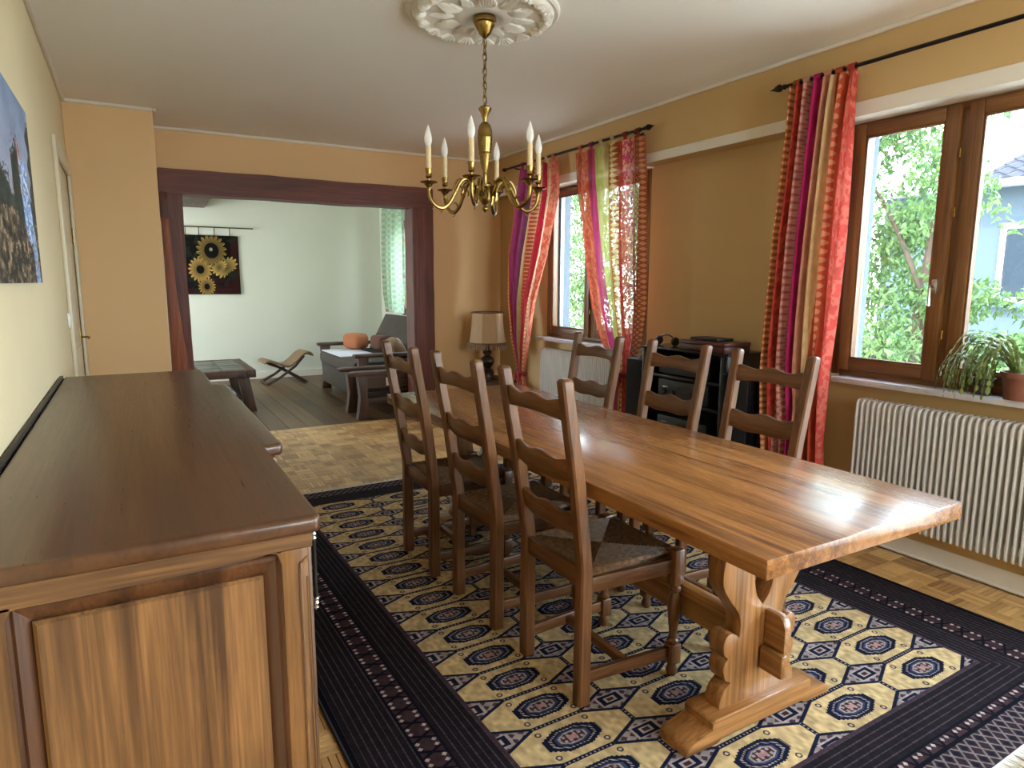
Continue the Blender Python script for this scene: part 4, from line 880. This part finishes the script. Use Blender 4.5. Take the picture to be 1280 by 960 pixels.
# ============================================================ POTTED CACTUS ON THE SILL
def seg_leaf(mb, p, d, nrm, L, wd):
    sd = d.cross(nrm).normalized(); th = nrm*.0022
    q = [p, p+d*L*.3+sd*wd*.8, p+d*L*.7+sd*wd, p+d*L, p+d*L*.7-sd*wd, p+d*L*.3-sd*wd]; c = p+d*L*.5
    mb.add([tuple(v_) for v_ in q]+[tuple(c+th), tuple(c-th)], [(k, (k+1) % 6, 6) for k in range(6)]+[((k+1) % 6, k, 7) for k in range(6)])
def plant(loc, pr, ph, potmat, n, label, seed, reach, ang):
    r = random.Random(seed); t = empty('potted_cactus', loc, label=label, cat='plant')
    MB().lathe([(.0005, 0), (pr*.76, 0), (pr*.78, .004), (pr*.95, ph*.78), (pr*.96, ph*.8), (pr*1.06, ph*.8), (pr*1.08, ph), (pr*.98, ph), (pr*.95, ph*.88), (.0005, ph*.88)], 24).obj('pot', potmat, t)
    MB().lathe([(.0005, ph*.9), (pr*.6, ph*.91), (pr*.95, ph*.89)], 16).obj('soil', MT['soil'], t)
    for k in range(n):
        a = math.radians(r.gauss(*ang)); R = reach*r.uniform(.3, 1.0); H = r.uniform(.02, .09)+R*.35; drop = r.uniform(.04, .24); low = r.random() < .22
        mb = MB(); p0 = Vector((pr*.4*math.cos(a), pr*.4*math.sin(a), ph*.9)); hor = Vector((math.cos(a), math.sin(a), 0))
        # stem curve: up and out, then hanging straight down, stopping above the stone
        C = [p0, p0+hor*R*.3+Vector((0, 0, H*.8)), p0+hor*R*.72+Vector((0, 0, H)), p0+hor*R*.97+Vector((0, 0, H*.45)), p0+hor*R*1.04+Vector((0, 0, H*.45-drop*.5)), p0+hor*R*1.05+Vector((0, 0, H*.45-drop))]
        pts = [Vector(q) for q in smooth_pts([tuple(q) for q in C], 10)]; acc = 0; last = pts[0]; L = r.uniform(.022, .032)
        for q in pts[1:]:
            if loc[0]+q.x > 3.305: q.x = 3.305-loc[0]
            lim = .006 if loc[0]+q.x > XB+.012 or not low else -.05
            if q.z < lim: break
            if (q-last).length >= L:
                d = (q-last).normalized(); tw = Vector((r.random()-.5, r.random()-.5, r.random()-.5))*.9
                sd = d.cross(Vector((-hor.y, hor.x, 0))+tw)
                if sd.length > .1: seg_leaf(mb, last, d, sd.normalized(), (q-last).length*1.08, .006+.0035*r.random())
                last = q; L = r.uniform(.022, .032)
        if mb.v: mb.obj('stem', MT['cactus'], t, 0)
    return t
plant((3.256, 1.335, ZS+.001), .072, .118, MT['pot'], 46, 'christmas cactus with drooping leaves in a brown pot on the sill', 5, .27, (105, 38))
plant((3.272, 1.485, ZS+.001), .042, .075, MT['darkpot'], 16, 'smaller drooping cactus in a dark pot left of the brown one', 9, .16, (120, 50))

# ============================================================ LOUNGE
t = empty('coffee_table', (.78, 7.87, 0), label='low dark coffee table with slate tile top in the lounge', cat='coffee table')
hx_, hy_ = .31, .58
for b in ((-hx_, -hx_+.09, -hy_, hy_), (hx_-.09, hx_, -hy_, hy_), (-hx_+.09, hx_-.09, -hy_, -hy_+.09), (-hx_+.09, hx_-.09, hy_-.09, hy_)): MB().box(b[0], b[1], b[2], b[3], .37, .45, .006).obj('frame_rail', MT['rustY'], t)
for i in range(2):
    for j in range(5):
        w_x, w_y = (hx_-.09)*2/2, (hy_-.09)*2/5; MB().box(-hx_+.09+i*w_x+.003, -hx_+.09+(i+1)*w_x-.003, -hy_+.09+j*w_y+.003, -hy_+.09+(j+1)*w_y-.003, .40, .446+.002*((i+j) % 2), .003).obj('tile', MT['slate'], t)
for a in (-1, 1):
    for b in (-1, 1):
        MB().prism([(a*(hx_-.17), .37), (a*(hx_-.06), .37), (a*(hx_+.0), 0), (a*(hx_-.11), 0)], b*(hy_-.1)-.035, b*(hy_-.1)+.035, 'xz', .004).obj('leg', MT['rustZ'], t)
MB().box(-.17, .17, -hy_+.1, hy_-.1, .13, .155, .003).obj('lower_shelf', MT['rustY'], t)
for i, (yy_, lb) in enumerate(((-.35, 'white paper stack on the lower shelf of the coffee table, nearer one'), (-.05, 'white paper stack on the lower shelf of the coffee table, farther one'))):
    o = MB().box(-.1, .1, -.1, .1, 0, .04, .002).obj('magazine', MT['sheet']); o.location = (.80, 7.87+yy_, .155); tag(o, lb, 'magazines', 'papers under the coffee table')
# camel saddle stool
t = empty('saddle_stool', (1.76, 9.3, 0), math.radians(4), label='low folding saddle stool with tan leather seat by the lounge wall', cat='stool')
for y in (-.17, .17):
    MB().tube([(-.27, y, .015), (-.1, y, .1), (.10, y, .24), (.22, y, .37)], [.02, .018, .018, .016], 8).obj('leg', MT['rustX'], t)
    MB().tube([(.24, y*.8, .015), (.1, y*.8, .11), (-.08, y*.8, .22), (-.25, y*.8, .29)], [.02, .018, .018, .016], 8).obj('leg', MT['rustX'], t)
MB().tube([(-.27, -.19, .018), (-.27, .19, .018)], .017, 8).tube([(.24, -.17, .018), (.24, .17, .018)], .017, 8).obj('foot_bar', MT['rustY'], t)
pts_ = smooth_pts([(-.30, .285), (-.24, .305), (-.13, .27), (.0, .225), (.10, .28), (.2, .37), (.29, .40), (.34, .36)], 4); up_ = [(x, z+.03) for x, z in pts_]
MB().prism(pts_+up_[::-1], -.2, .2, 'xz', .01).obj('seat', MT['leather'], t)
# sofa along the window wall
t = empty('sofa', (2.5, 7.85, 0), label='low rustic wooden sofa with grey cover along the lounge windows', cat='sofa')
MB().box(-.42, .40, -.78, .68, .10, .34, .02).obj('base', MT['velvet'], t); MB().box(-.45, .42, -.80, .70, .34, .50, .05).obj('seat_cushion', MT['velvet'], t)
bk = MB().prism([(.18, .45), (.42, .42), (.58, .93), (.44, .945)], -.80, .70, 'xz', .03); bk.obj('backrest', MT['velvet'], t)
MB().box(-.44, .0, -.3, .60, .50, .512, .004).obj('throw', MT['sheet'], t, 35, None, 'white cotton throw on the seat')
for y in (.74, -.86):
    MB().prism([(-.42, 0), (-.30, 0), (-.325, .2), (-.30, .56), (-.42, .56), (-.395, .2)], y-.04, y+.04, 'xz', .008).obj('leg', MT['rustZ'], t)
    MB().box(-.46, .42, y-.05, y+.05, .55, .59, .012).obj('armrest', MT['rustX'], t)
    MB().prism([(.30, 0), (.42, 0), (.42, .56), (.30, .56)], y-.04, y+.04, 'xz', .008).obj('leg', MT['rustZ'], t)
def cushion(name, loc, sx_, sy2, sz, rot, mat, label):
    bm = bmesh.new(); bmesh.ops.create_uvsphere(bm, u_segments=20, v_segments=12, radius=1)
    for q in bm.verts:
        x, y, z = q.co; k = lambda a, p: math.copysign(abs(a)**p, a); q.co = Vector((k(x, .42)*sx_, k(y, .42)*sy2, k(z, .6)*sz))
    o = MB().bm(bm).obj(name, mat, None, 60); o.location = loc; o.rotation_euler = rot; return tag(o, label, 'cushion')
cushion('cushion', (2.48, 8.37, .615), .11, .17, .10, (0, 0, .3), MT['peach'], 'peach boxy cushion at the far end of the sofa seat')
cushion('cushion', (2.70, 8.02, .615), .10, .16, .09, (0, 0, .1), MT['browncush'], 'dark brown cushion on the sofa beside the peach one')
cushion('cushion', (2.60, 7.25, .61), .08, .17, .12, (0, -.5, 0), MT['leather'], 'beige cushion leaning on the sofa back')
# armchair nearest the opening
t = empty('rustic_armchair', (2.35, 6.80, 0), label='rustic dark wooden armchair just beyond the opening in the lounge', cat='armchair')
for y in (-.38, .0):
    MB().prism([(-.46, 0), (-.33, 0), (-.355, .22), (-.34, .44), (-.45, .44), (-.43, .22)], y-.045, y+.045, 'xz', .008).obj('leg', MT['rustZ'], t)
    MB().prism([(.27, 0), (.38, 0), (.37, .44), (.28, .44)], y-.04, y+.04, 'xz', .008).obj('leg', MT['rustZ'], t)
    MB().prism([(-.52, .44), (.40, .44), (.40, .48), (-.48, .48), (-.54, .47)], y-.06, y+.06, 'xz', .008).obj('armrest', MT['rustX'], t)
    MB().box(-.36, .30, y-.02, y+.02, .14, .20, .004).obj('side_rail', MT['rustX'], t)
MB().box(-.36, .26, -.32, -.07, .26, .38, .03).obj('seat_cushion', MT['velvet'], t)
MB().prism([(.22, .25), (.34, .25), (.46, .78), (.38, .80)], -.33, -.06, 'xz', .02).obj('backrest', MT['velvet'], t)
MB().box(-.17, -.12, -.447, -.425, .33, .41, .002).obj('paper_tag', MT['sheet'], t, 35, None, 'small white paper tag hanging at the side')
MB().box(-.36, .30, -.424, -.405, .31, .45).obj('side_board', MT['rustX'], t)
# sunflower wall hanging on a rod
def sunflower_img():
    h = wd = 256; yy, xx = np.mgrid[0:h, 0:wd]; u = xx/wd; v = yy/h; A = np.zeros((h, wd, 3)); A[:] = c3('#100f0c')
    rd = (v < .5) & (fbm(h, wd, 6, 81) > .42); A[rd] = c3('#3a1212'); A[(u > .85) | (v < .1)] = c3('#4a1715'); g = fbm(h, wd, 12, 83) > .58; A[g] = c3('#2c3524')
    for cx_, cy2, R, ro, col in ((.28, .42, .22, .07, '#c09a52'), (.5, .74, .28, .13, '#8a7038'), (.75, .46, .24, .0, '#c8a95a'), (.38, .13, .16, .05, '#b08a48'), (.62, .46, .16, .0, '#d0ae5e')):
        a = np.arctan2(v-cy2, u-cx_); r = np.hypot(u-cx_, v-cy2); pet = R*(.72+.28*np.abs(np.sin(a*9+cx_*7)))
        if ro == 0: pet = pet*(.45+.55*(np.cos(a-.6)**2)); 
        m = r < pet; A[m] = (c3(col)*(.55+.9*(r/R)[..., None])*(.75+.5*np.abs(np.sin(a*18))[..., None]))[m]; A[r < ro] = c3('#0c0a08')
    A *= .6; A[np.hypot(u-.49, v-.76) < .03] = c3('#8a8a70'); A[(u < .02) | (u > .98) | (v > .98)] *= .5
    return A
t = empty('wall_hanging', (.99, 9.85, 1.19), label='dark sunflower tapestry hanging from a thin rod on the lounge wall', cat='tapestry')
sm_, _ = imgmat('sunflower_weave', sunflower_img(), .95)
vs, uv, fs = [], [], []
for j in range(9):
    for i in range(17): x = i/16; vs.append((-.34+.68*x, -.022-.006*math.sin(x*9+j*.4), .78*j/8)); uv.append((x, j/8))
for j in range(8):
    for i in range(16): fs.append((j*17+i, j*17+i+1, (j+1)*17+i+1, (j+1)*17+i))
uvmesh('tapestry_cloth', vs, fs, uv, sm_.m, t); MB().box(-.34, .34, -.015, -.002, .0, .78, .004).obj('lining', plain('dark_lining', '#1d1512', .95), t)
MB().tube([(-.42, -.03, .885), (.54, -.03, .885)], .008, 8).obj('rod', plain('old_bronze', '#5a4c30', .5, metal=.5), t)
for x in (-.3, -.14, .05, .24): MB().tube([(x, -.03, .885), (x, -.012, .78)], .005, 6).obj('loop', MT['iron'], t)
for x in (-.2, .45): MB().tube([(x, -.03, .885), (x, 0, .885)], .005, 6).obj('bracket', MT['iron'], t)
b = rough_beam(.62, .93, 6.26, 9.85, 2.33, ZC, 1, .012, 14).obj('ceiling_beam', MT['rustY'], None, 30); tag(b, 'old rough wooden ceiling beam in the lounge', 'beam')

# ============================================================ OUTSIDE
o = MB().box(3.9, 60, -30, 50, -3.3, -3.0).obj('ground', MT['gravel'], None, 0, 'structure')
# neighbour house
hs = empty('neighbour_house', (14, 3.5, -3), label='pale neighbouring house with tiled roof beyond the tree', cat='house'); HO = Matrix.Translation((-14, -3.5, 3))
def hput(mb, nm, mat, par=hs, sm=30):
    mb.v = [tuple(HO @ Vector(p)) for p in mb.v]; return mb.obj(nm, mat, par, sm)
hput(MB().box(13.4, 18.6, -3, 8.2, -3, 3.2), 'walls', MT['house'], sm=0)
ex, ez, rx, rz = 12.95, 3.13, 16.0, 4.30
hput(MB().tube([(12.93, -3.2, 3.06), (12.93, 8.4, 3.06)], .075, 8), 'gutter', MT['grey']); hput(MB().box(12.98, 13.42, -3.2, 8.4, 3.06, 3.11), 'eaves_board', MT['house'])
hput(MB().prism([(ex, ez-.04), (rx, rz-.04), (19.05, ez-.04)], -3.3, 6.3, 'xz'), 'roof_body', MT['roof'], sm=0)
# tile courses: one wavy tile row copied up and along the slope
sl_len = math.hypot(rx-ex, rz-ez); ang = math.atan2(rz-ez, rx-ex); rows_n, tw = 9, .30; rl = sl_len/rows_n
vs, fs = [], []
for j, (d, h0) in enumerate(((-.02, .03), (rl+.03, .0))):
    for i in range(7): q = i/6; vs.append((d*math.cos(ang)-h0*math.sin(ang)*0, tw*q, d*math.sin(ang)+h0+.03*math.sin(2*PI*q)))
for i in range(7): q = i/6; vs.append((-.02*math.cos(ang), tw*q, -.02*math.sin(ang)+.03*math.sin(2*PI*q)-.015))
for i in range(6): fs += [(i, i+1, 7+i+1, 7+i), (i+1, i, 14+i, 14+i+1)]
tm = MB().add(vs, fs).mesh('roof_tile', MT['roof'], 40)
big = MB(); cnt = 0
for j in range(rows_n):
    for i in range(32):
        x, y, z = ex+j*rl*math.cos(ang), -3.2+i*tw, ez+j*rl*math.sin(ang)
        if y > 3.4: q = bpy.data.objects.new('roof_tile', tm); COL.objects.link(q); q.parent = hs; q.location = HO @ Vector((x, y, z))
        else: big.add([tuple(Vector(p)+Vector((x, y, z))) for p in vs], fs)
hput(big, 'roof_tiles', MT['roof'], sm=40)['kind'] = 'stuff'
for i in range(12): hput(MB().tube([(rx, -3.3+i*.8, rz+.05), (rx, -2.45+i*.8, rz+.05)], [.11, .13], 10), 'ridge_tile', MT['grey'])
for (ya, yb) in ((4.75, 6.05), (1.5, 2.9)):
    f = hput(MB().box(13.34, 13.42, ya, yb, 1.05, 2.42), 'window', MT['sheet'], sm=0)
    for a_, b_ in ((ya+.1, (ya+yb)/2-.05), ((ya+yb)/2+.05, yb-.1)): hput(MB().box(13.325, 13.345, a_, b_, 1.15, 2.32), 'pane', MT['darkglass'], f, 0)
    hput(MB().box(13.25, 13.42, ya-.08, yb+.08, .97, 1.05), 'sill', MT['house'], f, 0)
# trees outside: trunk, boughs, leaves
def tree(loc, label, blobs, n, seed, boughs):
    r = random.Random(seed); t = empty('tree', loc, label=label, cat='tree'); mb = MB()
    mb.tube([(0, 0, 0), (.05, .05, 1.5), (0, .1, 3.2), (.05, 0, 5.0)], [.16, .13, .09, .04], 8).obj('trunk', MT['bark'], t)
    mb = MB()
    for (p, q, rr) in boughs: mb.tube(smooth_pts([p, tuple((np.array(p)+np.array(q))/2+np.array((0, 0, .2))), q], 3), [rr, rr*.85, rr*.7, rr*.6, rr*.45, rr*.3, rr*.2], 6)
    mb.obj('boughs', MT['bark'], t, 40, 'stuff')
    V, Fc = [], []
    for k in range(n):
        c, R, wt = blobs[r.choices(range(len(blobs)), [b[2] for b in blobs])[0]]
        while True:
            d = Vector((r.uniform(-1, 1), r.uniform(-1, 1), r.uniform(-1, 1)))
            if d.length < 1: break
        p = Vector(c)+Vector((d.x*R[0], d.y*R[1], d.z*R[2]))
        L = r.uniform(.06, .105); wd = L*.24; dr_ = Vector((r.uniform(-.7, .7), r.uniform(-.9, .9), r.uniform(-1.1, -.1))).normalized(); sd = dr_.orthogonal().normalized(); sd.rotate(Matrix.Rotation(r.random()*6.28, 3, dr_)); nn = dr_.cross(sd)
        b = len(V); V += [p, p+dr_*L*.45+sd*wd+nn*wd*.5, p+dr_*L, p+dr_*L*.45-sd*wd+nn*wd*.5, p+dr_*L*.5]
        Fc += [(b, b+1, b+4), (b+1, b+2, b+4), (b+2, b+3, b+4), (b+3, b, b+4)]
    lm_ = MB(); lm_.v = [tuple(v_) for v_ in V]; lm_.f = Fc; o = lm_.mesh('leaves', MT['leaf'], 0); q = bpy.data.objects.new('leaves', o); COL.objects.link(q); q.parent = t; q['kind'] = 'stuff'
    return t
bl = []; rb = random.Random(2)
for a in range(6):
    for b in range(8): bl.append(((rb.uniform(-.6, .8), -.1+1.5*(a+rb.random())/6, 3.1+3.3*(b+rb.random())/8), (.42, .36, .26), 1))
for k in range(16): bl.append(((rb.uniform(-.5, .6), rb.uniform(-1.3, -.3), rb.uniform(2.7, 4.35)), (.42, .42, .24), 1.7))
for y, z in ((-.62, 5.05), (-.8, 4.9), (-.55, 6.0)): bl.append(((-.1, y, z), (.2, .14, .10), .09))
for a in range(4):
    for b in range(5): bl.append(((rb.uniform(-.2, .7), -.1+2.0*(a+rb.random())/4, 6.3+2.4*(b+rb.random())/5), (.55, .5, .38), 1))
tree((7.2, 3.9, -3), 'leafy green tree outside the near window', bl, 30000, 3, [((0, .1, 2.6), (-.3, -1.2, 3.7), .02), ((0, .1, 3.0), (-.2, 1.5, 4.6), .028), ((0, 0, 3.2), (.2, -.9, 3.9), .016), ((0, 0, 4.2), (-.2, .9, 5.8), .035), ((0, .1, 2.2), (-.4, 1.2, 3.4), .04)])
bl = [((rb.uniform(-.8, .8), -2.1+3.6*(a+rb.random())/9, 3.0+3.7*(b+rb.random())/9), (.5, .42, .30), 1) for a in range(9) for b in range(9)]
tree((7.4, 10.1, -3), 'leafy green tree outside the far window', bl, 24000, 4, [((0, .1, 2.6), (-.3, -1.8, 3.6), .06), ((0, .1, 3.0), (-.2, 1.8, 4.6), .06), ((0, 0, 3.6), (.2, -1.2, 5.2), .05)])
bl = [((rb.uniform(-.8, .8), rb.uniform(-2.2, 2.4), rb.uniform(2.0, 6.6)), (.45, .6, .4), 1) for k in range(36)]
tree((8.5, 16.5, -3), 'leafy green tree outside the lounge window', bl, 7000, 6, [((0, .1, 2.6), (-.3, -1.8, 3.6), .06)])
